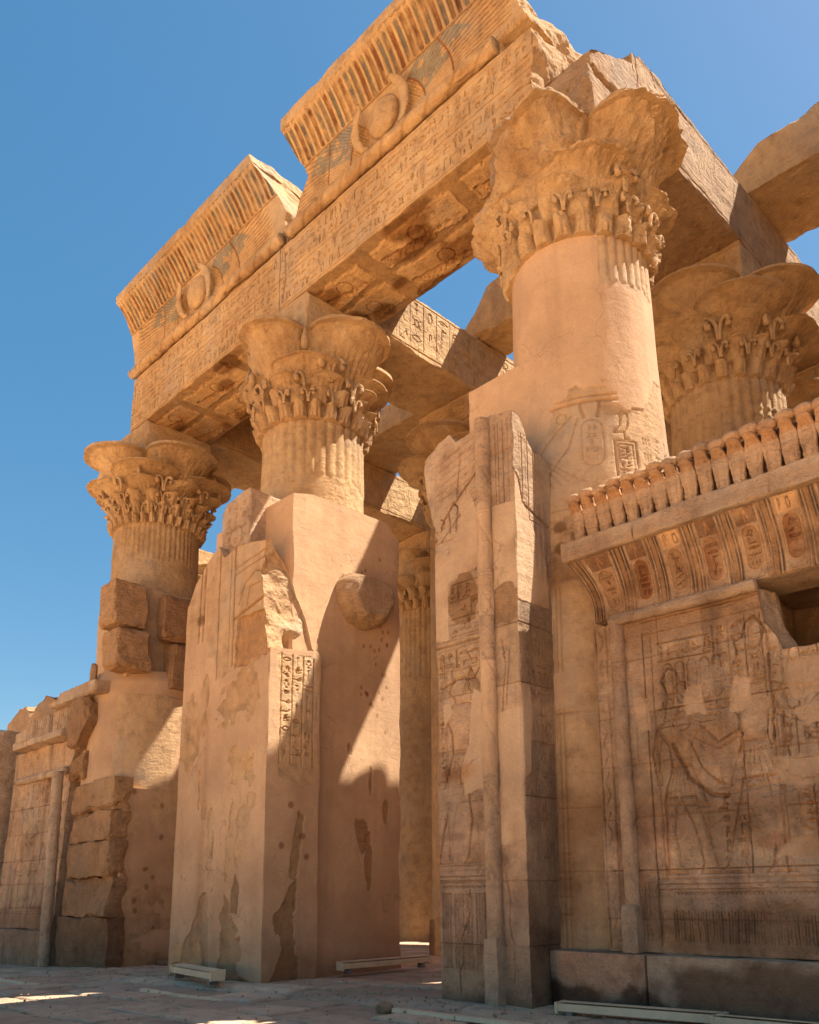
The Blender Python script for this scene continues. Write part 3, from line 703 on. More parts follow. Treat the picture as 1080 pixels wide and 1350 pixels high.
# ------------------------------------------------------------------ cavetto cornices with winged sun
def feather_side(cv, cx, cy, sg, L):
    x = (cv.u-cx)*sg-.30; y = cv.v-cy+.45
    r = np.hypot(x, y); ang = np.degrees(np.arctan2(y, x))
    lim = np.interp(r, [0, .8, 1.6, 3.4], [75, 62, 38, 20])
    m_ = (x > .15) & (ang > 1.5) & (ang < lim) & (r < L) & (cv.v < 1.12)
    t = ang/(3.4-.5*np.clip(r, 0, 3)); fr = t-np.floor(t)
    gv = m_ & (fr < .24)
    cv.H[gv] -= .022; cv.T[gv] = (.66, .54, .42)
    bl = m_ & (fr >= .24) & (r > .95) & (r < np.interp(ang, [10, 40], [2.6, 1.7])) & (ang > 15) & (fbm(cv.u, cv.v, 4, 5, 4, 6) > -.25)
    cv.T[bl] = (.55, .78, 1.15)
    sc = m_ & (r > .38) & (r < .92) & (ang > 12)
    gr = (np.abs(np.sin((cv.u+cv.v)*36)) < .3) | (np.abs(np.sin((cv.u-cv.v)*36)) < .3)
    cv.H[sc & gr] -= .022; cv.T[sc] = np.where(gr[sc][:, None], (.7, .58, .42), (1.2, 1.12, .9))
    for rr in (.93, 1.75): 
        m2 = m_ & (np.abs(r-rr) < .02); cv.H[m2] -= .02; cv.T[m2] = (.6, .36, .25)
def cornice(name, label, x0, x1, cx, le, re, seed, tor0, tor1):
    t = thing(name, label, 'cornice', (cx, 10.55, 17.4), 'cornices with winged suns over the doorways')
    w = x1-x0; z0, z1 = 17.70, 19.62
    cv = Canvas(w, z1-z0, .012, seed)
    feather_side(cv, cx-x0, .62, 1, 3.3); feather_side(cv, cx-x0, .62, -1, 3.3)
    cv.line([(0, 1.13), (w, 1.13)], .02, .02, (.6, .45, .3))
    for k in range(int(w/.09)): cv.line([(.09*k, .02), (.09*k, .16)], .008, .012)
    pal = [(.40, .52, .74), (.62, .54, .46), (.44, .28, .23), (.38, .52, .76), (.46, .52, .66), (.52, .34, .26)]
    sp = .185
    for k in range(int(w/sp)+1):
        a = k*sp
        m_ = (np.abs(cv.u-a-sp/2) < .055) & (cv.v > 1.17) & (cv.v < 1.86-np.abs(cv.u-a-sp/2)*.9)
        dm = fbm(cv.u, cv.v, 3, 6, 4, seed+4)
        cv.H[m_] -= .034; base = np.array(pal[k % 6])
        keep = np.clip(.72+1.6*dm[m_], 0, 1)[:, None]
        cv.T[m_] = base*keep+np.array([.95, .9, .82])*(1-keep)
        r_ = (np.abs(cv.u-a) < .04) & (cv.v > 1.17)
        cv.H[r_] += .03; cv.T[r_] = (1.0, 1.0, .95)
    cv.erode(.006, 3)
    out = lambda z: .74*(1-np.cos(np.clip((z-z0)/(z1-z0), 0, 1)*PI/2))**1.5
    # bring the ends in with height: broken ragged blocks
    def df(P, B):
        f = P.copy(); fr = (B[:, 1] < 12.2)
        f[:, 1] = P[:, 1]-out(P[:, 2])*(1-sstep(10.6, 11.6, B[:, 1])); return f
    solid('cavetto', (x0, x1), (10.55, 12.6), (z0, z1), (.016, .06, .016), SA, t, front=cv, chip=.03, seed=seed, clx0=le, clx1=re, deform=df)
    solid('top_slab', (x0, x1), (9.79, 12.5), (19.625, 19.95), (.04, .05, .03), SA, t, chip=.06, seed=seed+2, clx0=le, clx1=re)
    # torus roll with bound bands
    zs = np.arange(tor0, tor1, .02)
    def TR(TH, Z):
        r = .145+.02*(1-sstep(.03, .05, np.abs(((Z-cx)*1.0+.15) % .62-.3)*.5))+0*Z
        r = r-.10*np.clip(fbm(Z, TH*.3, 1, .9, 4, seed+6)-.18, 0, 1)*2.2
        return np.maximum(.05, r+.012*fbm(Z, TH*.5, 0, 4, 3, seed))
    lathe('torus_roll', (10.48, 17.53), zs, TR, 28, SA, t, axis='x', smooth=True, tint=lambda TH, Z: (1-(np.array([.30, .38, .45]))*((np.sin(Z*9+TH*1.5) > .90)*.6+.7*np.clip(fbm(Z, TH*.3, 4, 1.5, 4, seed)*2, 0, 1))[..., None]))
    bk = solid('backing_course', (x0, x1), (10.62, 12.6), (17.365, 17.695), (.06, .06, .06), SA, t, chip=.04, seed=seed+4, clx0=lambda y, z: np.full_like(y, tor0), clx1=lambda y, z: np.full_like(y, tor1)+.1*fbm(y, z, 0, 2, 3, 3))
    return t, 10.55-out(18.32)-.02
def ellip(name, c, r, mat, parent, n=36, m_=20, noise=.02, seed=0, tint=None, cut=None):
    th = np.arange(n)*2*PI/n; ph = np.linspace(-PI/2, PI/2, m_)
    TH, PH = np.meshgrid(th, ph, indexing='ij')
    d = np.stack([np.cos(PH)*np.cos(TH), np.cos(PH)*np.sin(TH), np.sin(PH)], -1).reshape(-1, 3)
    P = np.array(c)+d*np.array(r)*(1+noise*fbm(d[:, 0]*2, d[:, 1]*2, d[:, 2]*2, 1.5, 4, seed))[:, None]
    if cut: P = cut(P)
    I = np.arange(n)[:, None]*m_+np.arange(m_)[None]; In = np.roll(I, -1, 0)
    F = np.stack([I[:, :-1], In[:, :-1], In[:, 1:], I[:, 1:]], -1).reshape(-1, 4)
    return mk(name, P-loc_of(parent), F, mat, parent, smooth=True, tint=tint)
def cornice2(label, x0, x1, cx, le, re, seed, tor0, tor1):
    t, y = cornice('cornice', label, x0, x1, cx, le, re, seed, tor0, tor1)
    d = ellip('sun_disc', (cx, y-.02, 18.30), (.46, .20, .48), SA, t, seed=seed, noise=.03)
    for sg in (-1, 1):
        pts = [(cx+sg*.48, y-.04, 17.80), (cx+sg*.66, y-.07, 17.86), (cx+sg*.78, y-.12, 18.05), (cx+sg*.80, y-.17, 18.3), (cx+sg*.74, y-.22, 18.5), (cx+sg*.56, y-.27, 18.68), (cx+sg*.50, y-.36, 18.72)]
        tubes('cobra', [(pts, [.03, .07, .12, .14, .11, .07, .04], dict(n=14))], SA, t)
        c_ = [o_ for o_ in bpy.data.objects if o_.parent == t and o_.name.startswith('cobra')][-1]
        co = np.array([v.co[:] for v in c_.data.vertices]); yl = np.interp(co[:, 2]+17.4, [p[2] for p in pts], [p[1]-10.55 for p in pts]); co[:, 1] = yl+(co[:, 1]-yl)*.5
        c_.data.vertices.foreach_set('co', co.astype(np.float32).ravel())
    return t
cL = cornice2('left cornice with painted ribs and winged sun disc, broken slope at its right end', -23.55, -15.0, -19.57,
    lambda y, z: -23.46+.10*fbm(y, z, 0, 1.5, 4, 3)+.12*np.sin(z*3),
    lambda y, z: np.interp(z, [17.3, 17.7, 18.3, 18.9, 19.6, 20.], [-15.2, -15.5, -15.45, -15.7, -15.95, -16.05])+.20*fbm(y, z, 0, 1.2, 5, 31)-.12*(y-10.5)*.5, 71, -23.5, -15.45)
cR = cornice2('highest right cornice, painted ribs and winged sun disc above the central doorway', -15.2, -7.3, -11.66,
    lambda y, z: np.interp(z, [17.3, 17.7, 18.3, 18.6, 19.2, 19.6, 20], [-15.3, -15.1, -14.75, -14.35, -14.5, -14.6, -14.6])+.13*fbm(y, z, 0, 1.7, 5, 33),
    lambda y, z: np.interp(z, [17.3, 18.1, 18.7, 19.2, 20.], [-7.6, -7.75, -8.0, -8.4, -8.9])+.35*fbm(y, z, 0, 1.1, 5, 36), 83, -15.15, -8.45)

# ------------------------------------------------------------------ cross beams and roof slabs
XG = 'stone beams running back from the facade'
def xbeam_canvas(w, h, seed, rough=False):
    cv = Canvas(w, h, .02, seed)
    cv.line([(0, .14), (w, .14)], .02, .02); cv.line([(0, h-.16), (w, h-.16)], .016, .016)
    if not rough:
        cv.rows(.2, .2, w*.45, h-.2, .5, lw=.014, d=.02, vertical=True, skip=.15)
        cv.rows(w*.45, .2, w-.2, h-.2, .6, lw=.012, d=.014, vertical=True, rule=False, skip=.4)
    for k in range(int(w*3)):
        x = cv.rng.uniform(0, w); cv.line([(x, cv.rng.uniform(0, h)), (x+cv.rng.uniform(-.25, .25), cv.rng.uniform(0, h))], .012, .012)
    cv.H += (-.03*np.clip(fbm(cv.u, cv.v*2, 0, 1.1, 5, seed)-.1, 0, 1)*2).astype(np.float32)
    cv.erode(.02 if rough else .012, 3); return cv
o = solid('cross_beam', (-16.75, -14.52), (12.76, 22.3), (15.62, 17.42), (.05, .022, .022), SA, right=xbeam_canvas(9.54, 1.8, 3), chip=.08, seed=12)
tag(o, 'middle cross beam with a sunlit patch of carving, running back from the middle capital', 'stone beam', XG)
o = solid('cross_beam', (-8.8, -6.5), (12.2, 26), (15.62, 17.38), (.05, .024, .024), SC, right=xbeam_canvas(13.8, 1.76, 4, True), chip=.10, seed=14, rough=.02,
          clz=lambda x, y: 17.3+.10*fbm(x, y, 0, .9, 4, 5)-.25*sstep(13.2, 12.3, y)*np.clip(fbm(x, y, 1, 2, 3, 2)+.5, 0, 1))
tag(o, 'rightmost cross beam, rough sunlit flank, running back over the biggest column', 'stone beam', XG)
o = solid('cross_beam', (-24.6, -22.42), (12.78, 24.6), (15.62, 17.42), (.06, .024, .024), SA, right=xbeam_canvas(11.8, 1.8, 8, True), chip=.07, seed=16, rough=.015)
tag(o, 'far left cross beam glimpsed low behind the middle column, its end sunlit and deeply weathered', 'stone beam', XG)
# rough lump of masonry on the biggest capital
o = solid('capping_block', (-8.75, -6.46), (10.65, 12.18), (15.61, 16.9), .035, SC, chip=.16, seed=19, rough=.05, rf=1.6,
          clz=lambda x, y: 15.92+.64*(y-10.7)+.10*fbm(x, y, 0, 1.6, 4, 5), clx0=lambda y, z: -8.75+np.where(y < 12.8, 1.25, 0)+.1*fbm(y, z, 0, 2, 3, 3))
tag(o, 'rough weathered block lying on top of the biggest capital, right of the broken lintel end', 'stone block')
RG = 'roof slabs lying across the beams'
def rslab(label, x0, x1, y0, y1, z0, z1, seed, top=None, ledge=True, **k):
    cv = Canvas(x1-x0, z1-z0, .03, seed)
    if ledge:
        lz = .34; cv.H[cv.v < lz] += .06; cv.erode(.02, 1.5)
    o = solid('roof_slab', (x0, x1), (y0, y1), (z0, z1), (.04, .05, .035), SA, front=cv, chip=.12, seed=seed, clz=top, rough=.02, **k)
    tag(o, label, 'roof slab', RG); return o
rslab('roof slab spanning the gap behind the central lintel, blue sky on both sides', -15.2, -8.1, 16.85, 18.1, 17.45, 19.1, 22,
      top=lambda x, y: np.interp(x, [-15.2, -14.7, -14.2, -13.2], [18.0, 18.4, 19.0, 19.1])+.06*fbm(x, y, 0, 1, 4, 4))
rslab('roof slab at the upper right edge, spanning out of the picture from the rightmost beam', -7.0, 2.0, 17.4, 19.6, 17.43, 18.75, 23,
      top=lambda x, y: np.interp(x, [-7.0, -6.6, -6.2, -5.3], [18.1, 18.4, 18.66, 18.72])+.06*fbm(x, y, 0, 1, 4, 4))
rslab('roof slab hidden just behind the central lintel, closing the gap beside the middle beam', -15.3, -12.5, 12.8, 14.15, 17.45, 17.95, 24, ledge=False)
rslab('dark roof slab over the left bay, between the far left and middle cross beams', -23.2, -15.9, 12.8, 16.9, 17.45, 18.1, 25, ledge=False)
rslab('second roof slab of the left bay, its thin edge lit behind the middle capital', -23.2, -15.9, 18.3, 20.9, 17.45, 18.4, 26, ledge=False)
rslab('roof slab deep in the hall behind the central doorway', -23.0, -6.9, 22.7, 29.5, 17.45, 18.1, 27, ledge=False)
rslab('roof slab over the far left inner bay, seen as dark ceiling', -31.5, -23.6, 12.9, 17.0, 17.45, 18.1, 29, ledge=False)

# ------------------------------------------------------------------ doorway pier (middle)
PG = 'piers flanking the doorways'
pier = thing('door_pier', 'broad plastered pier with a protruding stone boss, between the two doorways', 'pier', (-15.5, 10.5, -.1), PG)
def stonepatch(cv, pts, wob=.1, dep=.012, tint=None, glyphs=False, f=4):
    p = cv.poly(pts, wob, f); cv.A[p] = 0; cv.H[p] = -dep+.012*fbm(cv.u, cv.v, 3, 7, 4, cv.seed)[p]
    if tint is not None: cv.T[p] = tint
    return p
def pier_front():
    # u 0..3.5 (x -17.25..-13.78), v = z+.35
    w, h = 3.47, 9.6
    cv = Canvas(w, h, .013, 101)
    cv.A[:] = 1; cv.H += (.012*fbm(cv.u, cv.v, 0, .8, 4, 6)).astype(np.float32)
    # upper relief stone remains
    stonepatch(cv, [(1.55, 6.35), (3.5, 6.75), (3.5, 9.6), (1.35, 9.6), (1.25, 8.9), (.95, 8.6), (1.05, 7.0), (1.4, 6.9)], .10, .0)
    cv.line([(1.5, 6.4), (1.5, 9.4)], .025, .03); cv.line([(2.1, 6.6), (2.1, 9.4)], .025, .03); cv.line([(1.95, 6.6), (1.95, 9.4)], .015, .02)
    cv.line([(2.1, 7.6), (3.4, 7.9)], .03, .04); cv.line([(2.1, 8.6), (3.4, 8.75)], .02, .02); cv.line([(2.1, 8.75), (3.4, 8.9)], .02, .02)
    cv.line([(2.3, 7.9), (2.5, 8.3), (2.9, 8.5), (3.2, 8.4)], .02, .025); cv.line([(2.6, 7.8), (2.7, 8.2), (3.1, 8.2)], .02, .02)
    p = cv.poly([(2.2, 6.5), (3.5, 6.6), (3.5, 7.55), (2.25, 7.55)], .15, 3); cv.H[p] -= .05+.05*np.abs(fbm(cv.u, cv.v, 2, 4, 5, 3))[p]; cv.T[p] = (.85, .74, .62)
    stonepatch(cv, [(.1, 7.5), (.85, 7.5), (.9, 8.9), (.6, 9.2), (.3, 8.5), (.05, 8.1)], .12, .0); cv.line([(.68, 7.4), (.74, 9.1)], .03, .03); cv.line([(.86, 7.4), (.9, 9.1)], .03, .03)
    cv.stain(.75, 7.9, .18, .15, (.45, .38, .34), .9)
    # stained and bare patches
    for (x, y, rx, ry) in ((.55, 5.55, .35, .45), (.6, 4.85, .42, .34), (1.05, 6.1, .16, .35), (1.1, 5.5, .12, .4), (2.35, 5.75, .6, .42), (2.75, 6.0, .5, .35), (.45, 6.0, .2, .12)):
        k = cv.ell(x, y, rx, ry, .25, 1.4, 2.4) > .5; cv.A[k] = .45; cv.H[k] -= .012; cv.T[k] = np.clip(.86+.35*fbm(cv.u, cv.v, 2, 5, 4, 8)[k], .4, 1)[:, None]*np.array([1, .95, .86])
    for (x, y, rx, ry) in ((1.0, 4.1, .05, .5), (1.2, 3.6, .1, .25), (1.5, 3.0, .12, .45), (2.5, 4.4, .38, .35), (2.85, 4.3, .2, .3), (2.75, 3.4, .28, .22), (2.3, 3.45, .09, .5), (2.55, 2.7, .12, .4), (2.2, 2.6, .09, .4), (1.6, 2.7, .05, .2), (2.95, 3.7, .12, .15)):
        k = cv.ell(x, y, rx, ry, .2, 1.3, 3.0) > .5; cv.A[k] = 0; cv.H[k] -= .022; cv.T[k] = (.98, .95, .9)
        cv.H[k] += (.02*fbm(cv.u, cv.v, 1, 9, 3, 2))[k]
    stonepatch(cv, [(1.3, 1.95), (1.45, 1.9), (1.55, 1.3), (1.6, .0), (.1, .0), (.25, .75), (.6, .9), (.9, 1.2)], .14, .03, (.86, .78, .70))
    stonepatch(cv, [(.95, .0), (1.35, .0), (1.4, .6), (1.3, .95), (1.05, .9), (.98, .4)], .06, -.02, (1.0, .88, .75))
    stonepatch(cv, [(.15, .5), (.55, .5), (.6, .95), (.3, 1.0), (.15, .75)], .06, .0, (1.05, .95, .86))
    stonepatch(cv, [(2.0, .2), (2.75, .2), (2.7, .9), (2.4, 1.5), (2.1, 1.9), (1.95, 1.0)], .22, .02, (.80, .74, .68))
    stonepatch(cv, [(2.35, 1.55), (2.6, 1.5), (2.68, 2.0), (2.5, 2.3), (2.38, 2.0)], .05, .02, (.55, .50, .48))
    stonepatch(cv, [(1.75, .0), (3.2, .0), (3.0, .35), (1.9, .3)], .15, .01, (.74, .67, .61))
    cv.stain(1.7, .0, 2.2, .35, (.62, .52, .44), .8, .5, .5)
    cv.stain(1.2, 3.0, .12, 2.4, (.86, .80, .74), .6, .6, .8); cv.stain(2.0, 1.6, .3, 1.4, (.8, .74, .68), .5, .6, .8)
    return cv
def pier_side():
    # +X face, u = y-9.3 (0..1.3), v = z+.35
    cv = Canvas(1.3, 9.6, .013, 103); cv.A[:] = 1
    p = stonepatch(cv, [(.22, 6.6), (1.12, 6.75), (1.22, 6.2), (1.2, 4.1), (.9, 3.95), (.3, 4.15)], .08, .004)
    cv.rows(.3, 4.4, 1.12, 6.65, .27, lw=.012, d=.022, vertical=True)
    p = stonepatch(cv, [(.6, 2.2), (.8, 2.1), (.95, 3.4), (.8, 3.5), (.68, 3.0)], .05, .03, (.8, .75, .7)); 
    stonepatch(cv, [(.45, .75), (.75, .9), (.8, 2.1), (.6, 2.0), (.3, 1.45)], .12, .03, (.68, .60, .54))
    stonepatch(cv, [(.2, .0), (.8, .0), (.9, .7), (.7, 1.0), (.35, .6)], .15, .03, (.70, .62, .56))
    cv.stain(.65, .2, .9, .7, (.70, .62, .55), .8, .5, .6)
    for (x, y) in ((.9, 3.0), (.4, 2.8), (1.0, 2.6), (.6, 3.6)): cv.stain(x, y, .06, .06, (.5, .4, .33), .9, .3, .5)
    return cv
def pf_top(x, y):
    a = np.interp(x, [-17.25, -17.05, -16.8, -16.2, -15.85, -15.6, -15.0, -14.5, -14.1, -13.78], [7.9, 8.05, 8.5, 8.95, 9.1, 8.75, 8.85, 8.8, 8.75, 8.7])
    b = np.interp(y, [9.3, 9.5, 9.7, 10.0, 10.25, 10.45, 10.6], [8.8, 8.55, 8.35, 7.6, 7.2, 6.6, 6.4])
    return np.where(x > -15.0, np.minimum(a, b), a)+.10*fbm(x, y, 0, 2.2, 5, 9)
solid('front_pier', (-17.25, -13.78), (9.3, 10.6), (-.35, 9.25), (.016, .03, .016), SP, pier, front=pier_front(), right=pier_side(), chip=.018, seed=5, rough=.006,
      clz=pf_top, clx1=lambda y, z: np.where(z > 6.36+.12*(y-9.3), -13.93+.10*fbm(y*1, z, 0, 2.5, 5, 9)-.25*sstep(0, 1, fbm(y, z, 4, 1.2, 3, 6)), -13.7),
      clx0=lambda y, z: -17.22+.014*np.maximum(z, 0)+.03*fbm(y, z, 0, 2, 3, 3))
def rear_side():
    # u = y-9.9 (0..3.1), v = z+.35 (0..10.5)
    cv = Canvas(3.12, 10.6, .016, 105); cv.A[:] = 1; cv.H += (.010*fbm(cv.u, cv.v, 0, .9, 4, 6)).astype(np.float32)
    for (x, y, rx, ry) in ((1.6, 4.9, .07, .16), (2.0, 3.1, .2, .38), (2.15, 2.45, .1, .5), (2.65, 3.6, .09, .3), (2.2, 4.2, .05, .3)):
        k = cv.ell(x, y, rx, ry, .2, .7, 4.0) > .5; cv.A[k] = .2; cv.H[k] -= .015; cv.T[k] = (.72, .62, .55)
    for q in range(38): cv.stain(1.9+.9*cv.rng.random(), 5.0+4.5*cv.rng.random(), .035, .05, (.55, .43, .34), .8, .3, .6, 5)
    cv.rows(1.85, 2.95, 2.15, 3.35, .2, lw=.01, d=.012)
    cv.stain(1.5, .0, 2.5, .5, (.68, .58, .5), .7, .5, .5)
    return cv
solid('rear_pier', (-17.05, -13.95), (9.92, 13.02), (-.35, 10.2), (.03, .02, .02), SP, pier, right=rear_side(), alpha=1, chip=.05, seed=6, rough=.008,
      clz=lambda x, y: np.interp(y, [9.9, 10.45, 11.5, 12.6, 13.], [9.95, 10.1, 10.12, 10.08, 9.75])+.03*fbm(x, y, 0, 1.5, 4, 6))
cvb = Canvas(1.2, 1.7, .015, 107); cvb.rows(.15, .1, 1.05, 1.5, .35, vertical=True, lw=.014, d=.02, rule=False); cvb.line(circ(.6, .7, .25), .02, .02)
solid('upper_block', (-16.1, -14.97), (9.5, 10.7), (8.62, 10.32), .025, SB, pier, front=cvb, chip=.04, seed=7, rough=.015,
      clz=lambda x, y: np.interp(x, [-16.1, -15.9, -15.3, -14.9], [9.95, 10.2, 10.3, 10.3])+.05*fbm(x, y, 0, 2.5, 4, 6))
def bosscut(P):
    P[:, 0] = np.minimum(P[:, 0], -13.42+.05*fbm(P[:, 1], P[:, 2], 0, 2, 3, 4)-.22*(P[:, 2]-8.0)*0)
    P[:, 2] = np.minimum(P[:, 2], 8.52-.35*(P[:, 0]+13.95)+.03*fbm(P[:, 0], P[:, 1], 0, 3, 3, 5)); return P
ellip('stone_boss', (-13.97, 11.82, 7.98), (.78, .74, .68), SC, pier, n=72, m_=48, noise=.09, seed=4, cut=bosscut)

# ------------------------------------------------------------------ tall anta (right of the central doorway)
anta = thing('door_pier', 'tall narrow carved pier with a bright sunlit strip, right of the central doorway', 'pier', (-8.3, 9.9, 0), PG)
def anta_front():
    w, h = 1.69, 9.1     # x -9.12 .. -7.43, z -.1 .. 9.0
    cv = Canvas(w, h, .010, 111); cv.dk = 1.8; cv.groove = (.74, .65, .56); cv.T[:] = (1, .97, .95)
    cv.H += (.006*fbm(cv.u, cv.v, 0, 1.5, 4, 6)).astype(np.float32)
    J = [.9, 1.78, 2.95, 3.75, 4.6, 5.5, 7.2, 8.3]
    cv.courses(J, 3.0, .012, .008)
    xr = 1.02                                           # roll sits at u 1.02-1.24
    # plinth + reeds
    for k in range(34): cv.line([(.06+k*.028, .55), (.06+k*.028, 1.62)], .006, .014, (.8, .74, .68))
    for k in range(17): cv.line(circ(.08+k*.056, 1.70, .026, 0, 180, 6), .008, .012, (.85, .78, .7))
    for v in (1.80, 1.86, 1.95, 2.02): cv.line([(0, v), (1.0, v)], .008, .012, (.8, .72, .65))
    cv.line([(.62, 1.68), (.56, 1.45), (.60, 1.3), (.5, 1.12), (.42, .98), (.46, .8), (.43, .6), (.38, .5), (.40, .2)], .010, .02, (.75, .66, .58))
    # king: legs and kilt
    cv.figure(.5, 2.05, 3.3, -1, .012, .02, 1)
    cv.rows(.04, 2.6, .18, 5.3, .13, vertical=True, lw=.008, d=.014)
    cv.line([(.22, 2.1), (.22, 5.4)], .008, .012)
    cv.wear(.0, .3, 2.0, .7)
    # top registers
    cv.rows(.06, 5.0, 1.0, 5.36, .30, lw=.010, d=.018); cv.line([(0, 5.42), (1, 5.42)], .02, .016)
    for k in range(9): cv.line([(.72, 5.0), (.55+.05*k, 4.62)], .008, .014)
    cv.line([(.12, 4.75), (.45, 4.85), (.8, 4.82), (.9, 4.95)], .014, .02)
    # arms / wings at the top
    cv.line([(.02, 7.25), (.2, 7.55), (.6, 7.9), (1.0, 8.2)], .02, .025, (.55, .45, .4)); cv.line([(.15, 7.2), (.5, 7.5), (1.0, 7.75)], .014, .02)
    for k in range(6): cv.line([(.05, 7.9+k*.13), (1.0, 8.15+k*.13)], .008, .012, (.85, .78, .7))
    cv.line([(.35, 7.3), (.32, 7.65), (.42, 7.8), (.52, 7.7), (.48, 7.3)], .014, .02); cv.line(circ(.12, 7.5, .1), .012, .018)
    cv.line([(.5, 7.85), (.6, 8.5)], .01, .015)
    # right strip
    for x in (1.34, 1.40, 1.5, 1.6): cv.line([(x, 6.9), (x, 8.8)], .008, .010)
    cv.line([(1.3, 1.9), (1.37, 1.5), (1.34, 1.2), (1.42, .9), (1.40, .4)], .008, .016, (.8, .7, .6)); cv.line([(1.34, 4.2), (1.42, 4.9), (1.36, 5.3)], .01, .015); cv.line([(1.42, 4.3), (1.5, 5.1)], .01, .015)
    # plaster repairs
    cv.plaster(cv.poly([(-.1, 5.55), (.28, 5.5), (.3, 6.45), (1.0, 6.6), (1.0, 7.35), (.78, 7.9), (.55, 7.75), (.62, 7.3), (.3, 6.9), (.15, 7.05), (-.1, 7.0)], .03, 5), .004)
    cv.plaster(cv.poly([(1.24, 5.9), (1.7, 5.9), (1.7, 7.4), (1.24, 7.45)], .02, 5), .004)
    cv.plaster(cv.poly([(.55, 3.05), (1.0, 3.15), (1.0, 4.55), (.78, 4.62), (.72, 4.3), (.68, 3.9), (.5, 3.5)], .05, 5), .005)
    cv.plaster(cv.poly([(.15, 4.1), (.35, 4.35), (.33, 4.5), (.15, 4.5)], .04, 5), .005)
    cv.plaster(cv.poly([(1.24, 2.3), (1.7, 2.35), (1.7, 4.25), (1.24, 4.2)], .06, 5), .004)
    k = cv.ell(.63, 6.1, .33, .42, .15, .5, 3) > .5; k &= (cv.u > .28) & (cv.v < 6.55); cv.A[k] = 0; cv.T[k] = (.62, .52, .40); cv.H[k] = 0
    cv.rows(.34, 5.55, .98, 6.4, .28, lw=.010, d=.014)
    k = cv.ell(1.45, 5.85, .25, .32, .2, .6, 3) > .5; cv.A[k] = 0; cv.T[k] = (.72, .62, .50)
    # pale weathering and dark foot
    cv.stain(.5, 2.5, .6, .5, (1.18, 1.14, 1.12), .8, .5, 1.2, 2); cv.stain(1.5, 2.3, .25, .7, (1.3, 1.25, 1.18), .8, .5, 1.2, 2); cv.stain(.3, 1.3, .5, .3, (1.12, 1.10, 1.1), .7, .5, 1.2, 3)
    cv.stain(.35, 3.9, .3, .25, (1.15, 1.1, 1.05), .8, .4, 1.0, 3); cv.stain(.35, 2.45, .25, .06, (.65, .62, .62), .8, .6, .8, 2)
    cv.stain(.9, .0, 1.3, .25, (.55, .46, .4), .7, .6, .7)
    cv.stain(.3, 3.4, .3, .12, (.8, .58, .42), .8, .6, 1.0, 3)
    k = np.clip(fbm(cv.u, cv.v, 0, 2.4, 5, 90)-.12, 0, 1)*2.2; cv.T *= (1-np.array([.24, .28, .32])*np.minimum(1, k)[..., None])
    cv.erode(.005, 4); return cv
def anta_side():
    w, h = .95, 9.1
    cv = Canvas(w, h, .010, 113)
    cv.courses([.9, 1.78, 2.95, 3.75, 4.6, 5.5, 7.2], 3, .012, .008)
    for x in (.16, .22, .3, .36, .5, .56, .68, .74): cv.line([(x, 1.3), (x, 5.4)], .008, .012, (.88, .8, .7)); cv.line([(x, 5.9), (x, 8.6)], .008, .012, (.88, .84, .82))
    cv.rows(.36, 2.0, .68, 5.2, .3, vertical=True, rule=False, lw=.008, d=.012)
    cv.plaster(cv.poly([(-.1, 5.85), (.78, 5.85), (.74, 6.6), (.25, 7.35), (.1, 7.9), (-.1, 7.95)], .03, 5), .006)
    cv.plaster(cv.poly([(-.1, 3.1), (.2, 3.3), (.24, 4.6), (-.1, 4.55)], .06, 5), .006)
    cv.line([(0, 7.95), (.12, 7.8), (.2, 7.45), (.45, 7.35), (.95, 7.2)], .02, .05, (.4, .3, .25))
    for x in (.5, .62, .75): cv.stain(x, 6.9, .05, .6, (.72, .72, .78), .8, .3, .5, 3)
    cv.stain(.55, 5.3, .5, .8, (.60, .52, .46), .8, .5, .8, 2); cv.stain(.6, 2.2, .6, 1.3, (.74, .67, .62), .8, .5, .9, 1.5); cv.stain(.45, .5, .6, .8, (.48, .41, .36), .9, .4, .7, 1.5)
    cv.stain(.1, 3.0, .15, .5, (1.0, .95, .95), .6, .4, .9, 2); cv.stain(.7, 3.9, .4, .9, (.72, .64, .58), .6, .5, .9, 2)
    cv.erode(.006, 4); return cv
def an_top(x, y):
    a = np.interp(x, [-9.3, -9.12, -9.0, -8.75, -8.6, -8.1, -7.98, -7.85, -7.43], [8.6, 8.75, 8.88, 8.92, 8.72, 8.80, 8.86, 8.9, 8.8])
    b = np.interp(y, [9.3, 9.5, 9.7, 9.85, 10.0, 10.25], [9.0, 8.8, 8.45, 8.3, 8.35, 8.2])
    return np.minimum(a, b+(x < -8.2)*.6)+.05*fbm(x, y, 0, 3, 4, 7)
solid('carved_pier', (-9.12, -7.43), (9.3, 10.25), (-.1, 9.0), (.012, .014, .012), SB, anta, front=anta_front(), right=anta_side(), chip=.03, seed=15, rough=.006,
      clz=an_top, clx0=lambda y, z: -9.12-.22*sstep(7.4, 8.3, z)*0+.03*np.clip(fbm(y, z, 0, 1.2, 4, 3), 0, 1))
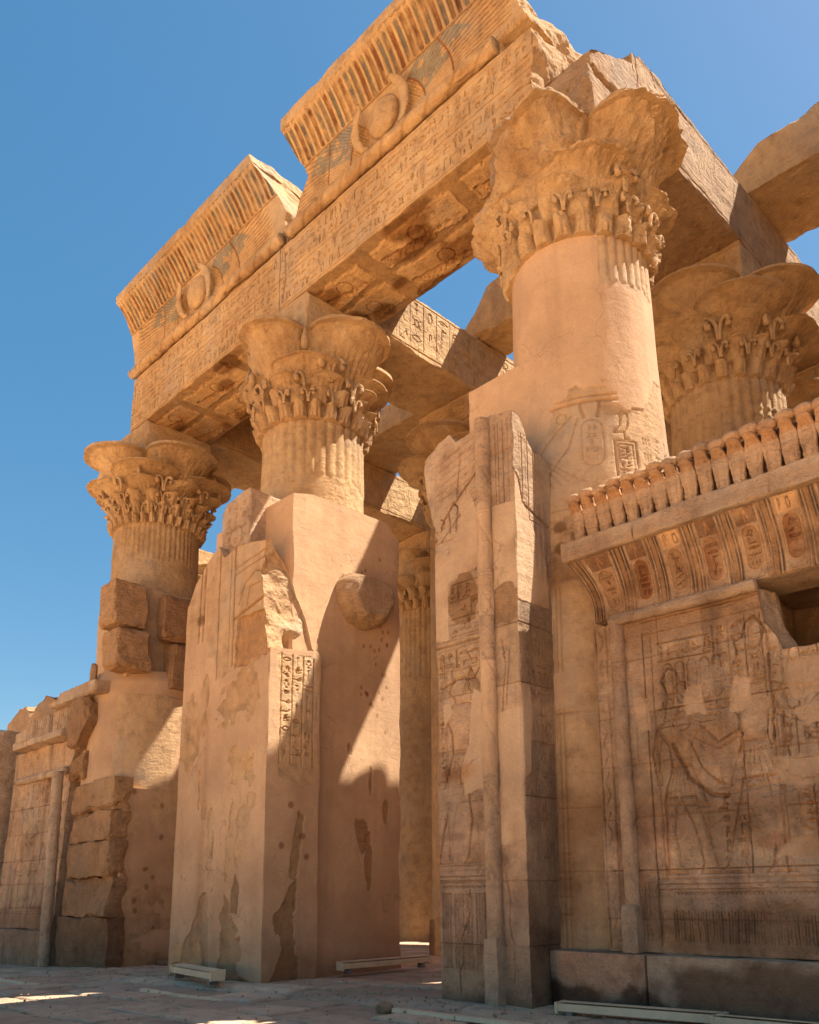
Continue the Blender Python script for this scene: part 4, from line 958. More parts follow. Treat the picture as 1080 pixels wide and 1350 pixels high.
# projecting broken shoulder at the upper left
solid('shoulder_block', (-9.42, -9.0), (9.31, 10.1), (7.15, 8.86), .02, SB, anta, chip=.12, seed=25, rough=.02,
      clx0=lambda y, z: np.interp(z, [7.1, 7.5, 8.0, 8.5, 8.9], [-9.05, -9.18, -9.28, -9.36, -9.3])+.05*fbm(y, z, 0, 3, 4, 3),
      clz=lambda x, y: np.interp(x, [-9.4, -9.2, -9.0], [8.6, 8.75, 8.82])+.03*fbm(x, y, 0, 3, 3, 3))
def rollR(seed, r0=.105, step=1.02):
    def f(TH, Z):
        q = (Z % step); r = r0+.008*((q < .16) & (np.abs(((q/.16*3) % 1)-.5) < .3))
        r = r-.012*(np.abs(((TH/(2*PI)+q*.8) % 1)-.5) < .03)*(q > .16)
        return r+.008*fbm(TH, Z, 0, 2.5, 4, seed)-.05*np.clip(fbm(TH*.5, Z, 2, 1.1, 4, seed+1)-.3, 0, 1)
    return f
def rtint(TH, Z):
    k = np.clip(fbm(TH*.4, Z, 0, 1.3, 4, 61)+.1, 0, 1)[..., None]; return (1.0+.22*k-.4*np.clip(fbm(TH*.4, Z, 7, 1.6, 4, 62)-.1, 0, 1)[..., None])*np.array([1, .95, .9])
def ralpha(TH, Z): return 1.0*(((Z > 5.6) & (Z < 7.4)) | ((Z > 3.2) & (Z < 4.9)))
lathe('corner_roll', (-8.0, 9.27), np.arange(.85, 8.86, .015), rollR(3, .125), 40, SB, anta, tint=rtint, alpha=ralpha)
solid('roll_base', (-8.14, -7.87), (9.13, 9.4), (-.1, .9), .02, SB, anta, chip=.05, seed=26, rough=.015)
cvr = Canvas(1.3, 10.8, .03, 5); cvr.A[:] = 1; cvr.line([(.75, 4), (.78, 10)], .01, .01)
solid('rear_pier', (-9.28, -7.72), (10.4, 13.0), (-.1, 10.5), .04, SP, anta, front=None, alpha=1, chip=.03, seed=16,
      clz=lambda x, y: 10.42+.015*fbm(x, y, 0, 2, 3, 3))

# ------------------------------------------------------------------ right screen wall
SW = 'carved screen walls between the columns'
wall = thing('screen_wall', 'right screen wall topped by stone cobras, with a dark hole broken through it', 'wall', (-3.2, 10.2, 0), SW)
WX0, WX1 = -6.62, .6
def sw_panel():
    w, h = WX1-WX0, 4.50          # z .74 .. 5.24
    cv = Canvas(w, h, .0105, 121); cv.groove = (.84, .75, .64); cv.dk = 1.7
    cv.T[:] = (1.06, 1.03, 1.0)
    ph = h
    cv.H += (.012*fbm(cv.u, cv.v, 0, .9, 5, 2)).astype(np.float32)
    cv.courses([.42, 1.05, 1.75, 2.45, 3.15, 3.9], 1.35, .012, .008, 4)
    # outer frame left of the roll
    cv.line([(.22, 0), (.22, h)], .012, .02); cv.line([(.03, 0), (.03, h)], .02, .02)
    for k in range(8): cv.line([(.10, .3+k*.55), (.16, .45+k*.55), (.09, .6+k*.55), (.15, .75+k*.55)], .010, .012)
    x0 = .80
    cv.line([(x0, .1), (x0, h-.25)], .010, .016); cv.line([(x0+.12, .9), (x0+.12, h-.3)], .008, .012)
    cv.line([(x0, h-.28), (w, h-.28)], .010, .014); cv.line([(x0, h-.10), (w, h-.10)], .010, .014)
    # base dado of reeds
    for k in range(int((w-1.0)/.04)): cv.line([(1.0+k*.04, .16), (1.0+k*.04, .52+.02*(k % 2))], .007, .014, (.8, .72, .62))
    for k in range(9): cv.line([(.60+k*.03, .16), (.60+k*.03, .9)], .006, .010)
    for v in (.80, .86, .93): cv.line([(x0, v), (w, v)], .008, .012)
    for k in range(int((2.1)/.055)): cv.line(circ(1.05+k*.055, .74, .024, 0, 180, 6), .008, .014)
    # hieroglyph field at the top; pale tints paint highlights into the carved lines
    cv.rows(1.02, 3.80, 1.75, 4.05, .22, lw=.010, d=.020, tint=(1.3, 1.2, 1.05)); cv.rows(.98, 2.9, 1.75, 3.15, .18, lw=.009, d=.016, tint=(1.2, 1.1, .95)); cv.rows(1.7, .98, 2.1, 2.3, .2, vertical=True, lw=.009, d=.016, rule=False); cv.rows(2.9, .98, 3.2, 2.2, .15, vertical=True, lw=.009, d=.016)
    cv.rows(1.80, 3.1, 3.1, 4.15, .235, vertical=True, lw=.010, d=.018, tint=(1.2, 1.12, .98))
    cv.rows(3.15, 1.9, 4.0, 2.9, .22, vertical=True, lw=.010, d=.016)
    for k in range(5): cv.cartouche(1.15+.17*k, 3.2, .12, .55, .010, .014, inner=False)
    cv.line(circ(1.12, 3.2, .075), .010, .016); cv.line(circ(1.3, 2.95, .13, 0, 360, 14), .010, .014)
    # big figures walking
    cv.figure(1.25, .98, 2.75, 1, .014, .024, 0, crown=True)
    cv.figure(2.25, .98, 3.2, -1, .014, .024, 1, crown=True)
    cv.figure(3.45, .98, 3.1, -1, .014, .024, 0, crown=True)
    cv.line([(1.15, 2.65), (1.35, 2.2), (1.65, 1.95), (1.85, 1.93)], .03, .03); cv.line([(1.4, 2.65), (1.55, 2.3), (1.75, 2.1), (1.9, 2.05)], .014, .02)
    for (a, b) in ((2.35, 2.7), (2.75, 3.05), (2.5, 2.35), (3.0, 2.3), (3.3, 2.75)):
        cv.glyph('jar', a, b-.2, .22, .42, .012, .02)
    cv.cartouche(3.0, 2.5, .22, .45); cv.rows(2.55, 2.35, 3.0, 2.9, .2, vertical=True, lw=.01, d=.015)
    cv.cartouche(2.85, 1.45, .24, .6, tint=(1.3, 1.1, .8)); cv.cartouche(3.15, 1.5, .2, .55)
    cv.wear(.12, .40, 1.7, .6)
    # plaster infill
    for q in ([(1.38, 3.0), (1.62, 3.0), (1.62, 3.38), (1.38, 3.38)], [(1.97, 3.02), (2.27, 2.95), (2.30, 3.36), (2.02, 3.42)], [(2.72, 3.0), (3.15, 3.05), (3.2, 3.5), (2.75, 3.45)], [(.62, 2.93), (.86, 2.9), (.86, 3.35), (.62, 3.4)],
              [(2.7, 2.9), (4.2, 3.0), (4.2, 2.75), (2.9, 2.62)], [(2.4, 2.0), (4.2, 1.98), (4.2, 2.3), (2.45, 2.35)], [(2.2, .56), (3.0, .6), (4.0, .85), (4.0, .62), (2.6, .5)], [(2.4, 1.15), (4.0, 1.1), (4.0, 1.35), (2.6, 1.38)]):
        k = cv.poly(q, .09, 4); cv.A[k] = .7; cv.H[k] = cv.H[k]*.3-.012; cv.T[k] = (.90, .86, .82)
    cv.stain(2.35, 1.35, .22, .1, (.7, .55, .45), .7, .4, .8)
    # soot and pale wash
    cv.stain(1.9, .25, 1.9, .3, (.60, .50, .43), .85, .5, .8, 1.7); cv.stain(.45, 1.2, .25, 1.2, (.55, .47, .44), .8, .5, .9, 2)
    cv.stain(2.2, 1.75, 1.6, .35, (.72, .62, .54), .8, .6, .9, 1.5); cv.stain(1.9, 1.25, 1.6, .25, (1.3, 1.25, 1.18), .9, .6, 1.0, 2.5); cv.stain(3.6, .85, .9, .2, (1.2, 1.1, .98), .7, .6, 1.0, 2)
    cv.stain(1.5, 4.35, 2.2, .3, (.72, .60, .48), .7, .6, .8, 1.6); cv.stain(3.6, 1.25, .8, .22, (.7, .58, .48), .8, .5, 1.0, 2)
    cv.stain(2.1, 3.6, 1.2, .5, (1.06, 1.06, 1.08), .7, .6, 1.0, 2); cv.stain(.95, 1.5, .25, .7, (1.15, 1.1, 1.02), .8, .5, .9, 2)
    cv.stain(1.5, 2.55, .8, .35, (1.08, .94, .80), .6, .6, 1.0, 2)
    k = np.clip(fbm(cv.u, cv.v, 0, 1.9, 6, 90)-.08, 0, 1)*2.4; cv.T *= (1-np.array([.18, .22, .27])*np.minimum(1, k)[..., None])
    k = np.clip(fbm(cv.u, cv.v, 8, 5, 5, 92)-.15, 0, 1)*2.2; cv.T *= (1+np.array([.28, .25, .22])*np.minimum(1, k)[..., None])
    # flaked layers
    fl = fbm(cv.u*.8, cv.v*1.5, 3, 1.3, 6, 44); cv.H -= (.016*sstep(.12, .16, fl)+.012*sstep(.3, .33, fl)).astype(np.float32)
    cv.erode(.006, 5); return cv
hole = lambda x: np.interp(x, [-4.20, -4.16, -4.12, -4.0, -3.92, -3.3, -3.0, -2.4, -2.3], [5.4, 5.1, 4.75, 4.55, 4.36, 4.34, 4.42, 4.5, 5.4])
solid('carved_panel', (WX0, WX1), (9.98, 10.85), (.74, 5.24), (.0125, .06, .0125), SB, wall, front=sw_panel(), chip=.015, seed=31, rough=.004,
      clz=lambda x, y: hole(x+.05*fbm(x, y, 0, 6, 3, 8)+.22*fbm(y, y*0, 0, 2.5, 4, 9)*sstep(9.98, 10.2, y))+.04*fbm(x, y, 0, 5, 4, 3))
solid('podium', (-7.42, WX1), (9.72, 10.9), (-.1, .735), (.02, .04, .018), SB, wall, chip=.035, seed=32, rough=.012,
      front=(lambda cv: (cv.line([(1.5, 0), (1.5, .9)], .012, .03, (.5, .4, .35)), cv.line([(4.4, 0), (4.4, .9)], .012, .03, (.5, .4, .35)), cv.stain(.75, .62, .8, .32, (1.25, 1.02, .92), .9, .2, .7, 2.2), cv.stain(.75, .08, 1.2, .26, (.26, .21, .19), .95, .2, .9, 2.2),
                          cv.stain(3.6, .4, 2.0, .55, (.36, .29, .25), .9, .3, .9, 2.2), cv.stain(0, .3, .14, .5, (.35, .28, .24), .8, .5, .7), cv)[-1])(Canvas(8.02, .84, .014, 33)))
# closed box added behind the hole to block light and keep it dark
solid('hole_light_blocker', (-4.7, -1.5), (11.9, 12.3), (3.6, 6.2), .05, SB, wall, chip=.05, seed=71, rough=.04, tint=(.7, .6, .5))
solid('hole_light_blocker', (-4.8, -4.45), (10.86, 11.89), (3.6, 6.2), .05, SB, wall, chip=.05, seed=72, rough=.04, tint=(.7, .6, .5))
solid('hole_light_blocker', (-2.2, -1.8), (10.86, 11.89), (3.6, 6.2), .05, SB, wall, chip=.05, seed=73, rough=.04)
solid('hole_light_blocker', (-4.40, -2.25), (10.81, 11.89), (5.4, 6.18), .05, SB, wall, chip=.05, seed=74, rough=.06, tint=(.7, .6, .5))
solid('hole_light_blocker', (-4.40, -2.25), (10.86, 11.89), (3.6, 4.1), .05, SB, wall, chip=.05, seed=75, rough=.04)
# rolls
def rollx(TH, Z):
    q = (Z % .62); r = .085+.008*((q < .14) & (np.sin(q*130) > 0)); r = r-.01*(np.abs(((TH/(2*PI)+q*1.2) % 1)-.5) < .04)
    return r+.012*fbm(TH*.5, Z, 0, 3, 4, 3)-.04*np.clip(fbm(Z, TH, 4, 1.6, 3, 7)-.2, 0, 1)
lathe('corner_roll', (-6.20, 9.97), np.arange(.98, 5.26, .014), rollR(8, .105, .92), 36, SB, wall, tint=rtint)
solid('roll_base', (-6.32, -6.08), (9.83, 10.05), (.735, 1.35), .018, SB, wall, chip=.05, seed=36, rough=.012)
lathe('horizontal_roll', (9.95, 5.25), np.arange(-6.28, -4.15, .014), rollx, 30, SB, wall, axis='x', tint=lambda TH, Z: 1.0+.12*fbm(TH, Z, 0, 3, 4, 6)[..., None]*np.ones(3))
lathe('horizontal_roll', (9.95, 5.25), np.arange(-2.3, .6, .03), rollx, 20, SB, wall, axis='x')
# painted cavetto
def sw_cav():
    w, h = WX1-WX0-.05, .90
    cv = Canvas(w, h, .007, 131); sp = .52
    pal = [(.28, .26, .28), (1.15, 1.22, 1.3), (.90, .76, .56), (.45, .37, .33), (1.05, 1.0, .9), (.26, .24, .25), (1.1, 1.15, 1.15), (.62, .45, .36)]
    def fade(c, k, U, V):
        keep = np.clip(.80+1.2*fbm(U, V*.6, 3, 7, 4, 9)+.5*(V/h-.4), 0, 1)[..., None]
        return np.array(c)*keep+np.array([.98, .90, .80])*(1-keep)
    k0 = .87
    per = ((cv.u-k0+sp/2) % sp)-sp/2                 # 0 at cartouche centre
    e = np.abs(per)
    for i, (a, b, c) in enumerate(((.135, .155, 1), (.155, .175, 2), (.175, .195, 0), (.195, .215, 6), (.215, .235, 5), (.235, .26, 2))):
        m_ = (e >= a) & (e < b); cv.T[m_] = fade(pal[c], 0, cv.u[m_], cv.v[m_]); cv.H[m_] += .006*(i % 2)
    for b in (.135, .175, .215, .25): cv.H[np.abs(e-b) < .006] -= .012
    n = int(w/sp)+2
    for k in range(-2, n):
        cx = k0+k*sp
        if cx < .1 or cx > w-.1: continue
        m_ = (np.abs(cv.u-cx) < .105) & (cv.v > .14) & (cv.v < .68) & (((cv.v > .255) & (cv.v < .57)) | (((cv.u-cx)**2+(cv.v-.255)**2) < .0110) | (((cv.u-cx)**2+(cv.v-.57)**2) < .0110))
        red = (k % 2 == 0) or k > 4
        cv.T[m_] = fade((.72, .50, .34) if red else (.85, .76, .62), 0, cv.u[m_], cv.v[m_]*0+.4); cv.H[m_] -= .01
        cv.cartouche(cx, .14, .225, .545, .012, -.014, inner=False, tint=(1.35, 1.2, 1.0))
        y = .63
        while y > .22:
            cv.glyph(GK[cv.rng.integers(len(GK))], cx-.075, y-.07, .15, .07, .007, .008, tint=(.5, .36, .28)); y -= .085
        top = (np.abs(cv.u-cx) < .13) & (cv.v > .70)
        if k % 3 == 1:
            cv.T[top] = (1.45, 1.3, 1.05); cv.rows(cx-.12, .72, cx+.12, .88, .14, lw=.007, d=.004, rule=False, tint=(.3, .25, .22))
        else:
            cv.T[top] = fade((.58, .48, .42), 0, cv.u[top], cv.v[top]); cv.line([(cx-.02, .72), (cx, .86), (cx+.03, .76)], .010, .004, (1.8, 1.7, 1.5))
        cv.line([(cx-.1, .08), (cx-.08, .04), (cx+.08, .04), (cx+.1, .08)], .008, .008)
    m_ = cv.u < .45
    k = np.clip(fbm(cv.u, cv.v, 5, 3.0, 5, 91)-.05, 0, 1)*2; cv.T *= (1-np.array([.35, .42, .48])*np.minimum(1, k)[..., None])
    k = np.clip(fbm(cv.u, cv.v, 15, 6.0, 4, 95)-.1, 0, 1)*2; cv.T = cv.T*(1-.6*np.minimum(1, k)[..., None])+np.array([1.1, .98, .84])*.6*np.minimum(1, k)[..., None]
    cv.T *= np.array([.98, .94, .9])
    cv.erode(.004, 6); return cv
cavout = lambda z: .30*(1-np.cos(np.clip((z-5.45)/.75, 0, 1)*PI/2))
def cavdf(P, B):
    k = 1-sstep(10.1, 10.5, B[:, 1]); P[:, 1] -= cavout(P[:, 2])*k
    P[:, 0] -= .22*np.clip((P[:, 2]-5.45)/.75, 0, 1)**2*(1-sstep(-6.55, -5.9, B[:, 0])); return P
solid('painted_cornice', (WX0+.05, WX1), (9.99, 10.8), (5.31, 6.20), (.009, .05, .009), SB, wall, front=sw_cav(), chip=.012, seed=35, rough=.004, deform=cavdf)
solid('ledge', (-6.84, WX1), (9.60, 10.85), (6.205, 6.50), (.02, .04, .014), SB, wall, chip=.035, seed=37, rough=.008,
      front=(lambda cv: (cv.stain(3, .1, 5, .1, (.84, .76, .68), .6, .5, 1.), cv.line([(1.2, 0), (1.21, .3)], .008, .02), cv.line([(3.1, 0), (3.11, .3)], .008, .02), cv)[-1])(Canvas(7.44, .3, .012, 38)))
# cobra frieze
cvf = Canvas(WX1-WX0, .8, .02, 39); cvf.T[:] = (.62, .50, .42); p_ = cvf.v > .50; cvf.T[p_] = (.62, .34, .22); cvf.stain(3, .3, 4, .3, (.7, .6, .55), .5, .5, 1., 3)
solid('frieze_block', (-6.70, WX1), (9.88, 10.75), (6.50, 7.18), .03, SB, wall, front=cvf, chip=.04, seed=39, rough=.01)
def cobra_mesh(seed):
    rg = np.random.default_rng(seed)
    # cross sections from the ledge upwards: (z, half width, half depth, y offset)
    pr_ = [(0, .074, .06, 0), (.06, .074, .06, -.005), (.2, .086, .06, -.02), (.34, .104, .055, -.045), (.44, .112, .05, -.06), (.51, .108, .05, -.075), (.555, .088, .055, -.09),
           (.58, .080, .075, -.105), (.61, .080, .095, -.12), (.64, .072, .10, -.13), (.67, .05, .09, -.125), (.69, .02, .03, -.12)]
    n = 28; V = []; T = []; pa = np.array(pr_); zz = np.linspace(0, .69, 34); top_ = 1-.05*rg.random()
    for z in zz:
        w, d, y = [np.interp(z, pa[:, 0], pa[:, q]) for q in (1, 2, 3)]; w *= 1+.04*math.sin(z*9+seed); y -= .012*(abs(math.sin(z*34)) > .9)*(z < .55)
        for k in range(n):
            a = 2*PI*k/n; c, s = math.cos(a), math.sin(a)
            fr = (s < 0)*(z < .56); dd = d*(1-.35*fr*(abs(abs(c)-.45) < .12))
            V.append((w*np.sign(c)*abs(c)**.75, y+dd*np.sign(s)*abs(s)**.6, z*top_))
            T.append((1.12, 1.06, 1.0) if z < .5 else (1.05, .84, .64))
    F = [[i*n+k, i*n+(k+1) % n, (i+1)*n+(k+1) % n, (i+1)*n+k] for i in range(len(zz)-1) for k in range(n)]
    V = np.array(V); V += .016*np.stack([fbm(V[:, 0]+a, V[:, 1], V[:, 2], 9, 3, seed) for a in (0, 5, 9)], 1)
    T = np.array(T); st = fbm(V[:, 0], V[:, 1], V[:, 2]*.5, 9, 4, seed+3)[:, None]; T = T*(1+np.array([.15, .22, .3])*st)
    return V, F, T, [list(range(n))[::-1], list(range((len(zz)-1)*n, len(zz)*n))]
x = -6.60; k = 0
while x < WX1-.1:
    V, F, T, E = cobra_mesh(200+k)
    sc = 1+.03*math.sin(k*2.3)
    off = np.array([x, 9.80, 6.50])
    o = mk('cobra', V*np.array([1.05, 1, sc*.91])+off-loc_of(wall), F, SB, wall, tint=T, smooth=True, extra=E)
    jig = .012*math.sin(k*5.1)
    d = ellip('sun_disc', (x+jig, 9.68, 7.145+(sc-1)*.65), (.130, .10, .080), SB, None, n=18, m_=12, seed=k, noise=.22, tint=(1.14, 1.0, .86))
    d.data.transform(Matrix.Translation(-Vector(wall.location))); d.parent = o
    x += .222; k += 1

# ------------------------------------------------------------------ left screen wall
lw = thing('screen_wall', 'weathered far left screen wall with fluted cornice and broken top stones', 'wall', (-26.5, 10, -.3), SW)
def lw_panel():
    w, h = 4.8, 4.9
    cv = Canvas(w, h, .02, 141); cv.T[:] = (1.02, .97, .93)
    cv.courses([.6, 1.3, 2.0, 2.8, 3.6], 1.3, .015, .012)
    cv.rows(.4, 3.3, 4.4, 4.6, .4, vertical=True, lw=.014, d=.02)
    cv.figure(1.4, .6, 3.1, 1, .022, .03, 0); cv.figure(2.6, .6, 3.0, -1, .022, .03, 1); cv.figure(3.9, .6, 3.0, -1, .022, .03, 0)
    for v in (.45, .52): cv.line([(0, v), (w, v)], .014, .02)
    cv.stain(2.4, .2, 3, .4, (.7, .58, .5), .8, .6, .8); cv.stain(1.0, 2.5, .8, .9, (1.15, 1.1, 1.05), .7, .5, 1.)
    cv.stain(3.2, 4.2, 1.0, .4, (.7, .6, .5), .7, .5, 1.)
    cv.erode(.03, 2); return cv
bat = lambda P, B: (P.__setitem__((slice(None), 1), P[:, 1]+.045*np.maximum(0, B[:, 2])) or P)
solid('carved_panel', (-29.1, -24.6), (9.72, 11.3), (.6, 5.1), (.022, .1, .022), SB, lw, front=lw_panel(), chip=.03, seed=41, rough=.02, deform=bat)
solid('podium', (-29.3, -24.4), (9.5, 11.3), (-.7, .6), (.04, .1, .04), SB, lw, chip=.06, seed=42, rough=.03, tint=(.75, .66, .6))
cvq = Canvas(4.9, 1.0, .015, 43)
for q in range(40):
    m_ = np.abs(cvq.u-q*.125) < .03; cvq.H[m_] -= .02
cvq.stain(2, .5, 3, .5, (1.1, 1.0, .85), .6, .6, 1.); cvq.erode(.03, 2)
solid('fluted_cornice', (-29.1, -24.5), (9.95, 11.3), (5.15, 6.05), (.02, .1, .02), SB, lw, front=cvq, chip=.06, seed=43, rough=.02)
lathe('horizontal_roll', (9.86, 5.1), np.arange(-28.4, -24.7, .03), lambda TH, Z: .11+.02*fbm(TH, Z, 0, 2, 3, 3), 20, SB, lw, axis='x')
solid('ledge', (-28.3, -24.5), (9.55, 11.3), (6.06, 6.28), (.03, .1, .03), SB, lw, chip=.04, seed=44, rough=.02)
cvq = Canvas(4.3, 1.0, .015, 45)
for q in range(22):
    m_ = np.abs(cvq.u-1.0-q*.165) < .045; cvq.H[m_] -= .045
cvq.erode(.02, 2)
solid('cobra_frieze', (-29.0, -24.5), (9.85, 11.2), (6.28, 7.05), (.02, .1, .02), SB, lw, front=cvq, chip=.12, seed=45, rough=.03,
      clz=lambda x, y: np.interp(x, [-29, -28.4, -27, -25, -24.5], [6.7, 6.75, 6.98, 7.04, 7.05])+.06*fbm(x, y, 0, 1.5, 4, 5))
solid('top_course', (-25.7, -22.6), (9.6, 11.2), (7.04, 7.42), (.03, .08, .03), SB, lw, chip=.05, seed=46, rough=.025,
      clz=lambda x, y: np.interp(x, [-28.2, -26, -25.2, -24.9, -22.6], [7.12, 7.16, 7.2, 7.4, 7.4])+.05*fbm(x, y, 0, 2, 4, 6))
lathe('corner_roll', (-24.42, 9.52), np.arange(-.4, 5.0, .03), lambda TH, Z: .15+.012*((Z % .9) < .14)+.012*fbm(TH, Z, 0, 2, 3, 8), 24, SB, lw)
# broken jamb of stacked rough blocks
SG_ = 'rough blocks of the broken left doorway jamb'
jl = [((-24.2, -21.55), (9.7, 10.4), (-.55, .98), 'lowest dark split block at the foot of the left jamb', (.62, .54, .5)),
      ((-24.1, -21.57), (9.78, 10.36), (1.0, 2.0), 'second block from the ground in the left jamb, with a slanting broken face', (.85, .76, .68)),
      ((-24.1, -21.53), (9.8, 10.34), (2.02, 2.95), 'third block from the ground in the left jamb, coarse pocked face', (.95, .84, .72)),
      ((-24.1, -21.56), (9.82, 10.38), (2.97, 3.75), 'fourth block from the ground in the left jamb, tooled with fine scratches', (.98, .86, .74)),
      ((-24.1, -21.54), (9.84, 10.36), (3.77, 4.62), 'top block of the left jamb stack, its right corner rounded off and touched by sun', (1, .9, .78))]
for i, (a, b, c_, lab, ti) in enumerate(jl):
    cut = (lambda x, z: 9.7+.22*sstep(-22.9, -21.6, x+.6*(1-z))) if i == 0 else ((lambda x, z: 9.78+.22*sstep(0, 1, (z-1.0))*sstep(-23.6, -22.4, x)) if i == 1 else None)
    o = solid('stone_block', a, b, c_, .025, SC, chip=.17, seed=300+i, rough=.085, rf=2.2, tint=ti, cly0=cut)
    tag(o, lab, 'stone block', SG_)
o = solid('stone_block', (-24.4, -23.3), (9.75, 10.6), (4.7, 5.55), .035, SC, chip=.25, seed=310, rough=.1, tint=(.8, .68, .56)); tag(o, 'rounded broken block wedged between the left screen wall and the far left column', 'stone block', SG_)
o = solid('stone_block', (-24.3, -23.0), (9.6, 10.5), (5.57, 7.02), .035, SC, chip=.18, seed=311, rough=.08, tint=(.82, .70, .58), clx1=lambda y, z: -23.0-.5*sstep(6.3, 5.6, z)+.06*fbm(y, z, 0, 2, 3, 4)); tag(o, 'undercut dark block just left of the far left column, high on the screen wall', 'stone block', SG_)
# casing of the far left pier
lp = thing('door_pier', 'smooth plastered pier below the far left column, behind stacked rough blocks', 'pier', (-22.8, 11.5, -.3), PG)
cvl = Canvas(3.0, 7.0, .02, 151); cvl.A[:] = 1; cvl.H += (.012*fbm(cvl.u, cvl.v, 0, 1, 4, 3)).astype(np.float32)
for q in range(14): cvl.stain(cvl.rng.uniform(0, 1.6), cvl.rng.uniform(1, 5), .06, .07, (.5, .4, .34), .8, .3, .5)
cvl.stain(1.5, .0, 3, .7, (.72, .64, .57), .7, .5, .5)
solid('pier_wall', (-24.2, -21.6), (10.15, 12.9), (-.7, 7.0), .03, SP, lp, right=cvl, alpha=1, chip=.05, seed=47, rough=.01,
      clx1=lambda y, z: np.where(z > 4.35, np.minimum(-21.6, -23.35+np.sqrt(np.maximum(.01, 1.755**2-(np.minimum(y, 11.6)-11.6)**2))), -21.6))
lathe('curved_casing', (-23.35, 11.6), np.arange(4.2, 7.75, .04), lambda TH, Z: 1.72-.16*sstep(7.35, 7.75, Z)+.02*fbm(TH, Z, 0, 1.5, 3, 4), 160, SP, lp, alpha=1)
for i, (a, b, c_, lab, ti) in enumerate([
    ((-22.75, -21.75), (9.62, 10.6), (8.85, 10.1), 'upper of two blocks jutting from the front of the far left column', (1.0, .92, .82)),
    ((-22.55, -21.6), (9.7, 10.7), (7.62, 8.72), 'lower of two blocks jutting from the front of the far left column, lower corner rounded', (.98, .9, .8)),
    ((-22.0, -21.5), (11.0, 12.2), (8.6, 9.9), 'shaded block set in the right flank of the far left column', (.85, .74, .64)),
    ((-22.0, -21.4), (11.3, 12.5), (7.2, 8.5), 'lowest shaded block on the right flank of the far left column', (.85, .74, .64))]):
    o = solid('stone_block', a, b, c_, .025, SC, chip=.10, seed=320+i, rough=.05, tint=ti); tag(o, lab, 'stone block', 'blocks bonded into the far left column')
o = solid('column_backing', (-24.3, -22.2), (10.3, 12.4), (7.5, 10.25), .05, SP, lp, chip=.06, seed=330, alpha=.6, rough=.02)
o = solid('stone_fragment', (-23.55, -23.2), (9.78, 9.95), (6.95, 8.0), .02, SC, lp, chip=.06, seed=331, rough=.03, clx0=lambda y, z: -23.5+.2*np.clip((z-7)/1.0, 0, 1))
# stones beyond the left wall
for i, (a, b, c_, lab) in enumerate([((-37.6, -35.3), (12.5, 14.5), (6.8, 9.6), 'sunlit boulder-like block rising behind the left screen wall'), ((-35.2, -32.0), (12.3, 14.2), (6.8, 9.55), 'pale rounded block beside the sunlit boulder above the left screen wall')]):
    o = solid('stone_block', a, b, c_, .07, SC, chip=.5, seed=340+i, rough=.2, rf=.8, clz=lambda x, y: 9.2-.35*np.abs(x-(a[0]+a[1])/2-.3)+.2*fbm(x, y, 0, 1.2, 4, 5)); tag(o, lab, 'stone block', 'stones beyond the left screen wall')
o = solid('carved_wall', (-34, -29.35), (9.3, 11.6), (-.9, 6.9), (.06, .1, .06), SB, chip=.15, seed=350, rough=.06,
      front=(lambda cv: (cv.courses([1.5, 2.5, 3.5, 4.5, 5.5, 6.5], 1.2, .03, .02), cv.rows(.2, 1.5, 4.4, 5.5, .5, vertical=True, lw=.02, d=.03), cv)[-1])(Canvas(4.65, 7.8, .03, 352)))
tag(o, 'stub of carved wall at the extreme left edge of the picture, darker than its neighbour', 'wall')
bw = back_col('pale column far behind, glimpsed between the far left column and the broad pier', -31.4, 17.6, 67)

# hall back wall
cvh = Canvas(30, 15.5, .05, 161); cvh.courses([1, 2, 3, 4, 5, 6, 7, 8, 9, 10, 11, 12, 13, 14], 2, .03, .03)
cvh.T[:] = (.8, .72, .66)
o = solid('hall_wall', (-34, -4.5), (29.6, 30.6), (-.9, 15.5), (.1, .3, .1), SB, front=cvh, chip=.04, seed=360); tag(o, 'dark rear wall of the hall, deep behind the central doorway', 'wall')
o = solid('plinth_block', (-16.5, -14.3), (16.4, 18.9), (-.2, .78), .05, SB, chip=.05, seed=361, rough=.02, tint=(.6, .52, .46)); tag(o, 'low dark plinth block on the floor just inside the central doorway', 'plinth')

# ------------------------------------------------------------------ rest of the temple, beyond the right edge of the picture
TD = [(0, .9, 16, .1, 1.3, 1.6, .8, 1.2), (.8, 1.6, 8, PI/8, 1.3, 1.9, .95, 1.7), (1.0, 2.72, 4, PI/4, 1.28, 2.44, .97, 1.9)]
for (x_, y_, lab) in ((.3, 11.7, 'front'), (8.2, 11.7, 'front second'), (.3, 17.6, 'inner'), (.3, 23.5, 'rear'), (8.2, 17.6, 'inner second')):
    column('temple_column', 'column outside the picture to the right, %s place in its row' % lab, x_, y_, 0, 15.2, 12.45, interp([(0, 1.55), (9, 1.32), (12.5, 1.25)]), TD, core, std_dmg(9), 9, n=96,
           abac=(x_-1.12, x_+1.12, y_-1.13, y_+1.02, 15.1, 15.6), zres=.08, sres=.3, group='columns out of view')
for (x_, lab) in ((.3, 'first'), (8.2, 'second')):
    o = solid('cross_beam', (x_-1.1, x_+1.1), (12.8, 26), (15.62, 17.38), .2, SA, chip=.1, seed=15); tag(o, '%s cross beam out of view to the right' % lab, 'stone beam', XG)
o = solid('architrave', (.3, 16), (10.55, 12.7), (15.61, 17.4), .15, SA, chip=.08, seed=5); tag(o, 'plain lintel out of view to the right', 'lintel', AG)
o = solid('screen_wall', (.65, 16), (9.9, 10.9), (-.1, 7.2), .12, SB, chip=.05, seed=5); tag(o, 'plain continuation of the right screen wall, out of view', 'wall', SW)
